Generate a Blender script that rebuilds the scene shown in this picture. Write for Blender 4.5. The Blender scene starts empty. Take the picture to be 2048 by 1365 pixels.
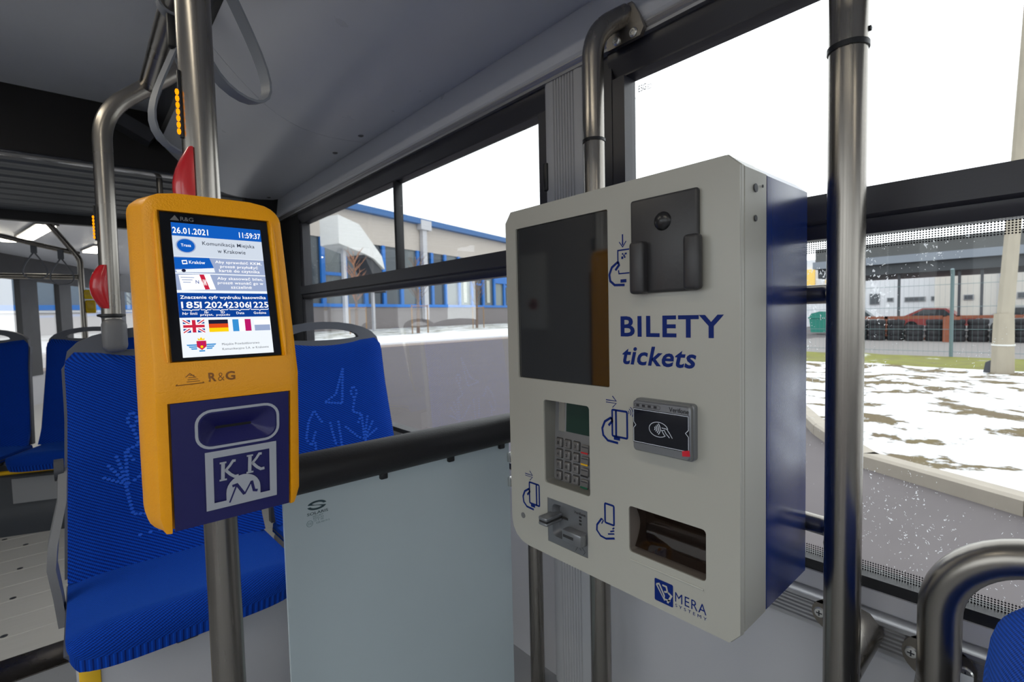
import bpy, bmesh, math, random
from mathutils import Vector, Matrix
random.seed(7)
scene = bpy.context.scene
COL = scene.collection
PI = math.pi

# ------------------------------------------------------------------ camera
YAW, PITCH, ROLL = 0.72263933, -0.05101478, -0.02318769
fw_ = Vector((math.sin(YAW)*math.cos(PITCH), math.cos(YAW)*math.cos(PITCH), math.sin(PITCH)))
rt_ = Vector((math.cos(YAW), -math.sin(YAW), 0))
up_ = rt_.cross(fw_)
r2 = rt_*math.cos(ROLL) + up_*math.sin(ROLL)
u2 = -rt_*math.sin(ROLL) + up_*math.cos(ROLL)
cam_d = bpy.data.cameras.new('camera')
cam_d.sensor_width = 36.0
cam_d.lens = 983.33*36/2048
cam_d.clip_start = 0.02
cam_d.clip_end = 600
cam_d.dof.use_dof = True
cam_d.dof.focus_distance = 0.88
cam_d.dof.aperture_fstop = 7.0
cam = bpy.data.objects.new('camera', cam_d)
COL.objects.link(cam)
mw = Matrix.Identity(4)
for i in range(3):
    mw[i][0] = r2[i]; mw[i][1] = u2[i]; mw[i][2] = -fw_[i]
mw.translation = Vector((0, 0, 1.13))
cam.matrix_world = mw
scene.camera = cam

# ------------------------------------------------------------------ sky and exposure
world = bpy.data.worlds.new('overcast_sky')
scene.world = world
world.use_nodes = True
bg = world.node_tree.nodes['Background']
bg.inputs[0].default_value = (0.93, 0.965, 1.0, 1)
bg.inputs[1].default_value = 2.3
scene.view_settings.view_transform = 'Standard'
scene.view_settings.look = 'None'
scene.view_settings.gamma = 1.0
scene.view_settings.exposure = 0.0
scene.view_settings.use_curve_mapping = False

# ------------------------------------------------------------------ materials
def lin(c):
    o = []
    for v in c[:3]:
        v = v/255.0
        o.append(v/12.92 if v <= 0.04045 else ((v+0.055)/1.055)**2.4)
    return (o[0], o[1], o[2], 1.0)
MATS = {}
def M(name, col, rough=0.5, metal=0.0, bump=None, var=0.0, vscale=8.0, coat=0.0, stretch=(1, 1, 1), spec=0.5):
    """principled material with a procedural noise for tone, gloss and relief"""
    if name in MATS: return MATS[name]
    m = bpy.data.materials.new(name); m.use_nodes = True
    nt = m.node_tree; N = nt.nodes; L = nt.links
    b = N['Principled BSDF']
    c = lin(col)
    b.inputs['Base Color'].default_value = c
    b.inputs['Roughness'].default_value = rough
    b.inputs['Metallic'].default_value = metal
    b.inputs['Specular IOR Level'].default_value = spec
    if coat:
        b.inputs['Coat Weight'].default_value = coat
        b.inputs['Coat Roughness'].default_value = 0.06
    tc = N.new('ShaderNodeTexCoord'); mp = N.new('ShaderNodeMapping')
    mp.inputs['Scale'].default_value = stretch
    L.new(tc.outputs['Object'], mp.inputs[0])
    nz = N.new('ShaderNodeTexNoise'); nz.inputs['Scale'].default_value = vscale; nz.inputs['Detail'].default_value = 3
    L.new(mp.outputs[0], nz.inputs[0])
    mr = N.new('ShaderNodeMapRange')
    mr.inputs[3].default_value = max(0.02, rough-0.06); mr.inputs[4].default_value = min(1, rough+0.06)
    L.new(nz.outputs[0], mr.inputs[0]); L.new(mr.outputs[0], b.inputs['Roughness'])
    if var:
        mx = N.new('ShaderNodeMix'); mx.data_type = 'RGBA'
        mx.inputs[6].default_value = (c[0]*(1-var), c[1]*(1-var), c[2]*(1-var), 1)
        mx.inputs[7].default_value = (min(1, c[0]*(1+var)), min(1, c[1]*(1+var)), min(1, c[2]*(1+var)), 1)
        L.new(nz.outputs[0], mx.inputs[0]); L.new(mx.outputs[2], b.inputs['Base Color'])
    if bump:
        n2 = N.new('ShaderNodeTexNoise'); n2.inputs['Scale'].default_value = bump[0]; n2.inputs['Detail'].default_value = 2
        L.new(mp.outputs[0], n2.inputs[0])
        bp = N.new('ShaderNodeBump'); bp.inputs['Strength'].default_value = bump[1]; bp.inputs['Distance'].default_value = 0.002
        L.new(n2.outputs[0], bp.inputs['Height']); L.new(bp.outputs[0], b.inputs['Normal'])
    MATS[name] = m
    return m
def EM(name, col, s=1.0):
    if name in MATS: return MATS[name]
    m = bpy.data.materials.new(name); m.use_nodes = True
    nt = m.node_tree; nt.nodes.clear()
    o = nt.nodes.new('ShaderNodeOutputMaterial'); e = nt.nodes.new('ShaderNodeEmission')
    e.inputs[0].default_value = lin(col); e.inputs[1].default_value = s
    nt.links.new(e.outputs[0], o.inputs[0])
    MATS[name] = m
    return m
def glass_mat(name, tint, refl=1.0, specks=None):
    if name in MATS: return MATS[name]
    m = bpy.data.materials.new(name); m.use_nodes = True
    nt = m.node_tree; N = nt.nodes; L = nt.links; N.clear()
    o = N.new('ShaderNodeOutputMaterial')
    t = N.new('ShaderNodeBsdfTransparent'); t.inputs[0].default_value = (*tint, 1)
    g = N.new('ShaderNodeBsdfGlossy'); g.inputs['Roughness'].default_value = 0.01
    f = N.new('ShaderNodeFresnel'); f.inputs[0].default_value = 1.45
    ml = N.new('ShaderNodeMath'); ml.operation = 'MULTIPLY'; ml.inputs[1].default_value = 0.32*refl
    L.new(f.outputs[0], ml.inputs[0])
    mx = N.new('ShaderNodeMixShader'); L.new(ml.outputs[0], mx.inputs[0]); L.new(t.outputs[0], mx.inputs[1]); L.new(g.outputs[0], mx.inputs[2])
    out = mx.outputs[0]
    if specks:
        tc = N.new('ShaderNodeTexCoord')
        mpp = N.new('ShaderNodeMapping'); mpp.inputs['Scale'].default_value = (1, 1, 0.8)
        L.new(tc.outputs['Object'], mpp.inputs[0])
        nzd = N.new('ShaderNodeTexNoise'); nzd.inputs['Scale'].default_value = 90
        L.new(mpp.outputs[0], nzd.inputs[0])
        ad = N.new('ShaderNodeMixRGB'); ad.inputs[0].default_value = 0.03
        L.new(mpp.outputs[0], ad.inputs[1]); L.new(nzd.outputs[1], ad.inputs[2])
        v = N.new('ShaderNodeTexVoronoi'); v.inputs['Scale'].default_value = specks[0]; v.inputs['Randomness'].default_value = 1
        L.new(ad.outputs[0], v.inputs['Vector'])
        v2 = N.new('ShaderNodeTexNoise'); v2.inputs['Scale'].default_value = 5.0
        L.new(tc.outputs['Object'], v2.inputs[0])
        th = N.new('ShaderNodeMapRange'); th.inputs[1].default_value = 0.40; th.inputs[2].default_value = 0.7
        th.inputs[3].default_value = 0.0; th.inputs[4].default_value = specks[1]
        L.new(v2.outputs[0], th.inputs[0])
        lt = N.new('ShaderNodeMath'); lt.operation = 'LESS_THAN'
        L.new(v.outputs['Distance'], lt.inputs[0]); L.new(th.outputs[0], lt.inputs[1])
        sz = N.new('ShaderNodeSeparateXYZ'); L.new(tc.outputs['Object'], sz.inputs[0])
        zr = N.new('ShaderNodeMapRange'); zr.inputs[1].default_value = specks[2]; zr.inputs[2].default_value = specks[3]
        zr.inputs[3].default_value = 0.35; zr.inputs[4].default_value = 1.0; L.new(sz.outputs[2], zr.inputs[0])
        tz = N.new('ShaderNodeMath'); tz.operation = 'MULTIPLY'; L.new(th.outputs[0], tz.inputs[0]); L.new(zr.outputs[0], tz.inputs[1])
        L.new(tz.outputs[0], lt.inputs[1])
        sc_ = N.new('ShaderNodeMath'); sc_.operation = 'MULTIPLY'; sc_.inputs[1].default_value = 0.6
        L.new(lt.outputs[0], sc_.inputs[0])
        df = N.new('ShaderNodeBsdfTranslucent'); df.inputs[0].default_value = (0.85, 0.88, 0.9, 1)
        m2 = N.new('ShaderNodeMixShader')
        L.new(sc_.outputs[0], m2.inputs[0]); L.new(out, m2.inputs[1]); L.new(df.outputs[0], m2.inputs[2]); out = m2.outputs[0]
    L.new(out, o.inputs[0])
    MATS[name] = m
    return m

steel = M('brushed_steel', (152, 147, 140), 0.26, 1.0, bump=(60, 0.015), var=0.05, vscale=20, stretch=(6, 6, 0.15))
steel_pl = M('plain_steel', (152, 147, 140), 0.28, 1.0, var=0.03, vscale=3)
steel_d = M('dull_steel', (150, 145, 138), 0.38, 1.0, bump=(80, 0.05), var=0.05)
zinc = M('zinc_screw', (215, 215, 212), 0.3, 0.9)
alu = M('aluminium_profile', (178, 178, 180), 0.36, 0.8, var=0.04, stretch=(4, 0.3, 4))
black_pl = M('black_plastic', (24, 25, 29), 0.42, bump=(300, 0.1))
black_soft = M('black_foam_rubber', (30, 30, 33), 0.5, bump=(220, 0.25), var=0.1)
dark_frame = M('dark_window_frame', (42, 42, 50), 0.36, bump=(250, 0.08))
grey_panel = M('grey_wall_laminate', (184, 184, 188), 0.42, bump=(300, 0.08), var=0.03)
grey_pillar = M('grey_pillar_cover', (172, 173, 176), 0.45, bump=(300, 0.05), var=0.03)
ceil_m = M('grey_ceiling_laminate', (212, 216, 226), 0.33, bump=(400, 0.10), var=0.03)
cove_m = M('grey_cove_laminate', (200, 204, 213), 0.30, bump=(400, 0.08), var=0.03)
floor_m = M('grey_floor_vinyl', (150, 152, 156), 0.55, bump=(200, 0.2), var=0.1)
plank_m = M('pale_plank_vinyl', (205, 203, 198), 0.5, bump=(90, 0.1), var=0.07, vscale=12, stretch=(0.6, 8, 1))
white_paint = M('white_enamel', (172, 171, 163), 0.30)
blue_enamel = M('dark_blue_enamel', (14, 40, 104), 0.24, spec=0.3)
yellow_pl = M('yellow_textured_plastic', (250, 168, 0), 0.36, bump=(420, 0.30), var=0.03)
navy_pl = M('navy_sheet', (30, 30, 92), 0.32, bump=(420, 0.12), var=0.04)
silver_pr = M('silver_print', (176, 180, 190), 0.35, 0.1)
screen_blk = M('black_screen_glass', (14, 17, 24), 0.12)
navy_ink = M('navy_ink', (10, 36, 108), 0.45, spec=0.15)
brown_ink = M('brown_ink', (140, 84, 6), 0.45)
seat_shell = M('grey_seat_plastic', (84, 88, 98), 0.42, bump=(300, 0.12), var=0.03)
seat_rim = M('pale_seat_rim', (140, 146, 158), 0.42)
mid_grey = M('mid_grey_plastic', (110, 110, 112), 0.42, bump=(300, 0.1))
dark_grey = M('dark_grey_plastic', (58, 60, 66), 0.5, bump=(200, 0.1))
strap_m = M('grey_strap', (128, 132, 140), 0.5, bump=(150, 0.1))
red_pl = M('red_plastic', (190, 6, 22), 0.22, coat=0.5)
frost = M('frosted_glass', (184, 198, 204), 0.32, bump=(40, 0.015), var=0.02, coat=0.25)
glass_w = glass_mat('window_glass', (0.965, 0.975, 0.97))
glass_sp = glass_mat('spattered_window_glass', (0.965, 0.975, 0.97), 1.0, (105, 0.50, 0.28, 0.50))
glass_sp2 = glass_mat('lightly_spattered_glass', (0.965, 0.975, 0.97), 1.0, (60, 0.085, -1.0, -0.9))

def fabric_mat():
    m = bpy.data.materials.new('blue_knit_fabric'); m.use_nodes = True
    nt = m.node_tree; N = nt.nodes; L = nt.links; b = N['Principled BSDF']
    b.inputs['Roughness'].default_value = 0.85
    b.inputs['Sheen Weight'].default_value = 0.35
    b.inputs['Sheen Tint'].default_value = lin((70, 140, 255))
    b.inputs['Specular IOR Level'].default_value = 0.15
    uv = N.new('ShaderNodeUVMap'); uv.uv_map = 'UVMap'
    mp = N.new('ShaderNodeMapping'); mp.inputs['Rotation'].default_value = (0, 0, math.radians(28)); mp.inputs['Scale'].default_value = (135, 135, 1)
    L.new(uv.outputs[0], mp.inputs[0])
    sp = N.new('ShaderNodeSeparateXYZ'); L.new(mp.outputs[0], sp.inputs[0])
    def s(inp, k):
        a = N.new('ShaderNodeMath'); a.operation = 'MULTIPLY'; a.inputs[1].default_value = 2*PI*k; L.new(inp, a.inputs[0])
        c = N.new('ShaderNodeMath'); c.operation = 'SINE'; L.new(a.outputs[0], c.inputs[0]); return c.outputs[0]
    a1 = s(sp.outputs[1], 1.0); a2 = s(sp.outputs[0], 1.6)
    ml = N.new('ShaderNodeMath'); ml.operation = 'MULTIPLY'; ml.inputs[1].default_value = 0.45; L.new(a2, ml.inputs[0])
    ad = N.new('ShaderNodeMath'); ad.operation = 'ADD'; L.new(a1, ad.inputs[0]); L.new(ml.outputs[0], ad.inputs[1])
    mr = N.new('ShaderNodeMapRange'); mr.inputs[1].default_value = -1.2; mr.inputs[2].default_value = 1.3; L.new(ad.outputs[0], mr.inputs[0])
    mx = N.new('ShaderNodeMix'); mx.data_type = 'RGBA'
    mx.inputs[6].default_value = lin((0, 26, 100)); mx.inputs[7].default_value = lin((2, 74, 196))
    L.new(mr.outputs[0], mx.inputs[0]); L.new(mx.outputs[2], b.inputs['Base Color'])
    bp = N.new('ShaderNodeBump'); bp.inputs['Strength'].default_value = 0.6; bp.inputs['Distance'].default_value = 0.002
    L.new(mr.outputs[0], bp.inputs['Height']); L.new(bp.outputs[0], b.inputs['Normal'])
    return m
fabric = fabric_mat()
motif_m = M('light_blue_yarn', (16, 90, 212), 0.85, bump=(500, 0.3))

# ------------------------------------------------------------------ mesh helpers
WLOC = {}
def finish(name, verts, faces, mats, fm=None, parent=None, label=None, cat=None, group=None, kind=None, uvs=None, sharp=35, smooth=True, base=None):
    """links ONE mesh object; verts are world positions (or local ones below a thing built round the origin)"""
    if parent is not None:
        org = WLOC[parent]
    elif base is not None:
        org = Vector(base)
    else:
        xs = [v[0] for v in verts]; ys = [v[1] for v in verts]; zs = [v[2] for v in verts]
        org = Vector(((min(xs)+max(xs))/2, (min(ys)+max(ys))/2, min(zs)))
    me = bpy.data.meshes.new(name)
    me.from_pydata([(v[0]-org.x, v[1]-org.y, v[2]-org.z) for v in verts], [], faces)
    if not isinstance(mats, (list, tuple)): mats = [mats]
    for m in mats: me.materials.append(m)
    if fm: me.polygons.foreach_set('material_index', fm)
    if uvs:
        ul = me.uv_layers.new(name='UVMap')
        for lp in me.loops: ul.data[lp.index].uv = uvs[lp.vertex_index]
    if smooth:
        me.polygons.foreach_set('use_smooth', [True]*len(me.polygons))
        me.set_sharp_from_angle(angle=math.radians(sharp))
    me.update()
    o = bpy.data.objects.new(name, me); COL.objects.link(o)
    if parent is not None:
        o.parent = parent
    else:
        o.location = org
    WLOC[o] = org
    tag(o, label, cat, group, kind)
    return o
def tag(o, label=None, cat=None, group=None, kind=None):
    if label: o['label'] = label
    if cat: o['category'] = cat
    if group: o['group'] = group
    if kind: o['kind'] = kind
    return o
def thing(name, loc, label=None, cat=None, group=None, kind=None):
    o = bpy.data.objects.new(name, None); o.empty_display_size = 0.05
    COL.objects.link(o); o.location = loc; WLOC[o] = Vector(loc)
    return tag(o, label, cat, group, kind)
def copy_tree(o, parent=None):
    c = o.copy(); COL.objects.link(c); c.parent = parent
    for ch in list(o.children): copy_tree(ch, c)
    return c

class MB:
    def __init__(s): s.v = []; s.f = []; s.m = []; s.cur = 0; s.uv = None
    def mat(s, i): s.cur = i; return s
    def add(s, vs, fs):
        o = len(s.v); s.v += [tuple(v) for v in vs]
        for f in fs: s.f.append([o+i for i in f]); s.m.append(s.cur)
        return s
    def box(s, a, b):
        x0, y0, z0 = [min(a[i], b[i]) for i in range(3)]; x1, y1, z1 = [max(a[i], b[i]) for i in range(3)]
        return s.add([(x0,y0,z0),(x1,y0,z0),(x1,y1,z0),(x0,y1,z0),(x0,y0,z1),(x1,y0,z1),(x1,y1,z1),(x0,y1,z1)],
                     [(0,3,2,1),(4,5,6,7),(0,1,5,4),(1,2,6,5),(2,3,7,6),(3,0,4,7)])
    def rbox(s, a, b, r=0.004, seg=2):
        bm = bmesh.new(); bmesh.ops.create_cube(bm, size=1)
        for v in bm.verts:
            v.co = Vector([(a[i]+b[i])/2 + v.co[i]*abs(b[i]-a[i]) for i in range(3)])
        bmesh.ops.bevel(bm, geom=bm.edges[:], offset=r, segments=seg, profile=0.5, affect='EDGES')
        bm.verts.index_update()
        s.add([v.co[:] for v in bm.verts], [[v.index for v in f.verts] for f in bm.faces]); bm.free(); return s
    def rings(s, rs, cap=True, closed=True):
        n = len(rs[0]); vs = [p for r in rs for p in r]; fs = []
        for i in range(len(rs)-1):
            for j in range(n if closed else n-1):
                k = (j+1) % n
                fs.append((i*n+j, i*n+k, (i+1)*n+k, (i+1)*n+j))
        if cap: fs.append(tuple(range(n-1, -1, -1))); fs.append(tuple((len(rs)-1)*n+i for i in range(n)))
        return s.add(vs, fs)
    def tube(s, path, r, seg=20, cap=True):
        P = [Vector(p) for p in path]; n = len(P)
        rr = r if isinstance(r, (list, tuple)) else [r]*n
        T = []
        for i in range(n):
            a = P[max(0, i-1)]; b = P[min(n-1, i+1)]; T.append((b-a).normalized())
        ref = Vector((0, 0, 1)) if abs(T[0].z) < 0.9 else Vector((1, 0, 0))
        nrm = (ref - T[0]*ref.dot(T[0])).normalized(); rs = []
        for i in range(n):
            nrm = (nrm - T[i]*nrm.dot(T[i])).normalized(); bi = T[i].cross(nrm)
            rs.append([P[i] + (nrm*math.cos(2*PI*k/seg) + bi*math.sin(2*PI*k/seg))*rr[i] for k in range(seg)])
        return s.rings(rs, cap)
    def band(s, path, w, t, side):
        """flat strap: rectangle w (along side) x t swept along path"""
        P = [Vector(p) for p in path]; n = len(P); sd = Vector(side).normalized(); rs = []
        for i in range(n):
            tg = (P[min(n-1, i+1)]-P[max(0, i-1)]).normalized(); nn = tg.cross(sd).normalized()
            rs.append([P[i]+sd*w/2+nn*t/2, P[i]-sd*w/2+nn*t/2, P[i]-sd*w/2-nn*t/2, P[i]+sd*w/2-nn*t/2])
        return s.rings(rs)
    def lathe(s, prof, c, axis=(0, 0, 1), seg=24):
        ax = Vector(axis).normalized(); ref = Vector((0, 0, 1)) if abs(ax.z) < 0.9 else Vector((1, 0, 0))
        a = (ref-ax*ref.dot(ax)).normalized(); b = ax.cross(a); c = Vector(c)
        return s.rings([[c+ax*h+(a*math.cos(2*PI*k/seg)+b*math.sin(2*PI*k/seg))*max(r, 1e-4) for k in range(seg)] for r, h in prof])
    def prism(s, poly, axis, a0, a1):
        """poly of 2d points in the two other axes (order xyz), pushed along axis"""
        def mk(p, a):
            return (a, p[0], p[1]) if axis == 'x' else (p[0], a, p[1]) if axis == 'y' else (p[0], p[1], a)
        n = len(poly)
        return s.add([mk(p, a0) for p in poly]+[mk(p, a1) for p in poly],
                     [tuple(range(n))[::-1], tuple(range(n, 2*n))]+[(i, (i+1) % n, n+(i+1) % n, n+i) for i in range(n)])
    def plate(s, outer, holes, to3, t):
        """flat plate with holes: front at depth 0, back at depth t; to3(u, v, d) -> point"""
        bm = bmesh.new(); ed = []
        for loop in [outer]+list(holes):
            vs = [bm.verts.new((p[0], p[1], 0)) for p in loop]
            for i in range(len(vs)): ed.append(bm.edges.new((vs[i], vs[(i+1) % len(vs)])))
        bmesh.ops.triangle_fill(bm, use_beauty=True, use_dissolve=False, edges=ed)
        bm.verts.index_update()
        vv = [(v.co.x, v.co.y) for v in bm.verts]; ff = [[v.index for v in f.verts] for f in bm.faces]; bm.free()
        s.add([to3(p[0], p[1], 0) for p in vv], ff)
        s.add([to3(p[0], p[1], t) for p in vv], [f[::-1] for f in ff])
        for loop in [outer]+list(holes):
            n = len(loop)
            s.add([to3(p[0], p[1], 0) for p in loop]+[to3(p[0], p[1], t) for p in loop], [(i, (i+1) % n, n+(i+1) % n, n+i) for i in range(n)])
        return s
    def build(s, name, mats, parent=None, **k):
        if k.pop('fix', True):
            pass
        return finish(name, s.v, s.f, mats, s.m, parent, uvs=s.uv, **k)

def rrect(u0, v0, u1, v1, r, seg=5):
    rs = r if isinstance(r, (list, tuple)) else [r]*4    # order: (u0,v0) (u1,v0) (u1,v1) (u0,v1)
    P = []
    for (cx, cy, sx, sy, a0), q in zip([(u0, v0, 1, 1, PI), (u1, v0, -1, 1, 1.5*PI), (u1, v1, -1, -1, 0), (u0, v1, 1, -1, 0.5*PI)], rs):
        for k in range(seg+1):
            a = a0+k/seg*PI/2
            P.append((cx+sx*q+q*math.cos(a), cy+sy*q+q*math.sin(a)))
    return P
def arc(c, a, b, r, a0, a1, n=8):
    c = Vector(c); a = Vector(a); b = Vector(b)
    return [c+a*(r*math.cos(a0+(a1-a0)*i/n))+b*(r*math.sin(a0+(a1-a0)*i/n)) for i in range(n+1)]
def bend(pts, r, n=8):
    """polyline with its corners rounded to radius r"""
    P = [Vector(p) for p in pts]; out = [P[0]]
    for i in range(1, len(P)-1):
        a = (P[i-1]-P[i]); b = (P[i+1]-P[i]); la = a.length; lb = b.length; a.normalize(); b.normalize()
        ang = a.angle(b); d = min(r/math.tan(ang/2), la*0.49 if i > 1 else la*0.9, lb*0.49 if i < len(P)-2 else lb*0.9)
        p0 = P[i]+a*d; p1 = P[i]+b*d
        for k in range(n+1):
            t = k/n; out.append(p0*(1-t)**2+P[i]*2*t*(1-t)+p1*t*t)
    out.append(P[-1]); return out

_tc = {}
def text_mesh(txt, bold=0.0, shear=0.0, space=1.0):
    key = (txt, bold, shear, space)
    if key in _tc: return _tc[key]
    cu = bpy.data.curves.new('lettering', 'FONT'); cu.body = txt; cu.size = 1.0; cu.offset = bold; cu.shear = shear; cu.space_character = space; cu.resolution_u = 3
    ob = bpy.data.objects.new('lettering', cu); COL.objects.link(ob)
    bpy.context.view_layer.update()
    ev = ob.evaluated_get(bpy.context.evaluated_depsgraph_get()); me = ev.to_mesh()
    V = [(v.co.x, v.co.y) for v in me.vertices]; F = [list(p.vertices) for p in me.polygons]
    ev.to_mesh_clear(); bpy.data.objects.remove(ob); bpy.data.curves.remove(cu)
    _tc[key] = (V, F); return V, F
class Print:
    """flat print on a surface: to3(u, v, d) maps print coordinates to a point raised by d"""
    def __init__(s, to3, mats, step=0.00012, base=0.0003):
        s.to3 = to3; s.mats = mats; s.names = {m.name: i for i, m in enumerate(mats)}; s.mb = MB(); s.step = step; s.base = base
    def poly(s, pts, m, layer=0):
        s.mb.mat(s.mats.index(m)); d = s.base+s.step*layer
        s.mb.add([s.to3(p[0], p[1], d) for p in pts], [list(range(len(pts)))])
    def rect(s, u0, v0, u1, v1, m, layer=0): s.poly([(u0, v0), (u1, v0), (u1, v1), (u0, v1)], m, layer)
    def disc(s, u, v, r, m, layer=0, n=24, ry=None): s.poly([(u+r*math.cos(2*PI*k/n), v+(ry or r)*math.sin(2*PI*k/n)) for k in range(n)], m, layer)
    def stroke(s, pts, w, m, layer=0, closed=False):
        P = [Vector((p[0], p[1])) for p in pts]; n = len(P); Lf = []; Rt = []
        for i in range(n):
            a = P[(i-1) % n] if (closed or i > 0) else None; b = P[(i+1) % n] if (closed or i < n-1) else None
            d1 = (P[i]-a).normalized() if a is not None else None; d2 = (b-P[i]).normalized() if b is not None else None
            if d1 is None: d1 = d2
            if d2 is None: d2 = d1
            t = d1+d2
            if t.length < 1e-6: t = d1.copy()
            t.normalize(); nn = Vector((-t.y, t.x)); k = min(1.8, 1/max(0.3, abs(nn.dot(Vector((-d1.y, d1.x))))))
            Lf.append(P[i]+nn*w/2*k); Rt.append(P[i]-nn*w/2*k)
        s.mb.mat(s.mats.index(m)); d = s.base+s.step*layer
        vs = [s.to3(p.x, p.y, d) for p in Lf]+[s.to3(p.x, p.y, d) for p in Rt]
        fs = [(i, (i+1) % n, n+(i+1) % n, n+i) for i in range(n if closed else n-1)]
        s.mb.add(vs, fs)
    def text(s, txt, u0, v0, u1, v1, m, layer=1, bold=0.0, shear=0.0, space=1.0):
        V, F = text_mesh(txt, bold, shear, space)
        xs = [v[0] for v in V]; ys = [v[1] for v in V]
        ku = (u1-u0)/(max(xs)-min(xs)); kv = (v1-v0)/(max(ys)-min(ys)); x0 = min(xs); y0 = min(ys)
        s.mb.mat(s.mats.index(m)); d = s.base+s.step*layer
        s.mb.add([s.to3(u0+(x-x0)*ku, v0+(y-y0)*kv, d) for x, y in V], F)
    def build(s, name, parent, **k):
        return finish(name, s.mb.v, s.mb.f, s.mats, s.mb.m, parent, smooth=False, **k)

# ================================================================== STRUCTURE
XW = 1.07
# --- floor
fl = thing('floor', (0, 0, 0), 'grey vinyl bus floor with pale plank section beyond a black metal sill', kind='structure')
MB().box((-1.38, -4.2, -0.06), (XW+0.05, 2.2, 0)).build('vinyl_sheet', floor_m, fl)
for i in range(11):
    y0 = 2.37+i*0.168
    MB().rbox((-1.38, y0+0.001, -0.05), (XW+0.05, y0+0.166, 0.0), 0.0015, 1).build('plank', plank_m, fl)
    x = -0.15-(i % 3)*0.17
mbp = MB()
for i in range(11):
    for k in range(3):
        x = -0.62+0.27*k+(0.09 if i % 2 else 0); y = 2.37+i*0.168+0.02
        mbp.lathe([(0.011, 0.0), (0.011, 0.0015), (0.008, 0.002)], (x, y, 0), seg=8)
mbp.build('floor_rivets', dark_grey, fl)
MB().rbox((-1.38, 2.2, -0.05), (XW, 2.368, 0.004), 0.003).build('metal_sill', M('worn_black_metal', (60, 56, 54), 0.28, 0.7, bump=(30, 0.3), var=0.4, vscale=14), fl)
MB().prism([(-3.6, 4.218), (1.12, 4.218), (1.12, 5.0), (2.9, 10.4), (2.9, 12.5), (-3.6, 12.5)], 'z', -0.06, 0).build('rear_floor_sheet', plank_m, fl)

# --- right wall with its windows
wr = thing('wall_right', (XW, 0, 0), 'grey laminate bus side wall under and over the windows', kind='structure')
MB().box((XW, -4.2, -0.06), (XW+0.06, 3.64, 0.575)).build('lower_panel', grey_panel, wr)
MB().prism([(XW, 0.575), (XW-0.004, 0.580), (XW-0.004, 0.612), (XW+0.055, 0.612), (XW+0.055, 0.575)], 'y', -4.2, 0.80).build('sill_strip', grey_panel, wr)
MB().prism([(XW, 0.575), (XW-0.004, 0.580), (XW-0.004, 0.612), (XW+0.055, 0.612), (XW+0.055, 0.575)], 'y', 0.80, 3.2).build('sill_strip', grey_panel, wr)
# grooved rail below the window
pr_ = [(XW, 0.512), (XW-0.022, 0.512), (XW-0.022, 0.518)]
for k in range(5):
    z = 0.520+k*0.008
    pr_ += [(XW-0.022, z), (XW-0.018, z+0.002), (XW-0.018, z+0.0045), (XW-0.022, z+0.0065)]
pr_ += [(XW-0.024, 0.562), (XW-0.030, 0.566), (XW-0.030, 0.573), (XW-0.024, 0.577), (XW, 0.577)]
MB().prism(pr_, 'y', -4.2, 0.868).build('grooved_rail', alu, wr, label='pale grooved aluminium rail under window')
# upper panel, ridge rail
MB().prism([(XW+0.05, 1.80), (XW-0.02, 1.80), (XW-0.022, 1.806), (XW-0.018, 1.809), (XW-0.022, 1.813), (XW-0.018, 1.817), (XW-0.022, 1.822), (XW-0.022, 1.826), (XW+0.05, 1.826)], 'y', -4.2, 3.58).build('upper_rail', alu, wr)
MB().prism([(XW+0.05, 1.826), (XW-0.010, 1.826), (XW-0.016, 1.832), (XW-0.020, 1.838), (XW-0.004, 1.966), (XW+0.05, 1.966)], 'y', -4.2, 3.58).build('upper_panel', cove_m, wr)
# ribbed pillar between the windows
rib = [(0.889, XW+0.05), (0.889, XW-0.012), (0.900, XW-0.016)]
for k in range(8):
    y = 0.915+k*0.0105
    rib += [(y, XW-0.016), (y+0.002, XW-0.012), (y+0.004, XW-0.012), (y+0.006, XW-0.016)]
rib += [(1.018, XW-0.016), (1.028, XW-0.012), (1.028, XW+0.05)]
MB().prism([(b, a) for a, b in rib], 'z', 0.0, 1.80).build('ribbed_pillar', grey_pillar, wr, label='grey vertical ribbed pillar cover')
MB().rbox((XW-0.022, 1.018, 1.495), (XW+0.0, 1.036, 1.575), 0.004).build('window_latch', black_pl, wr)
MB().box((XW, 0.80, 0.575), (XW+0.05, 0.892, 1.80)).build('pillar_edge', dark_frame, wr)
MB().box((XW, 3.2, 0.575), (XW+0.05, 3.64, 1.80)).build('end_post', black_pl, wr)

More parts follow.
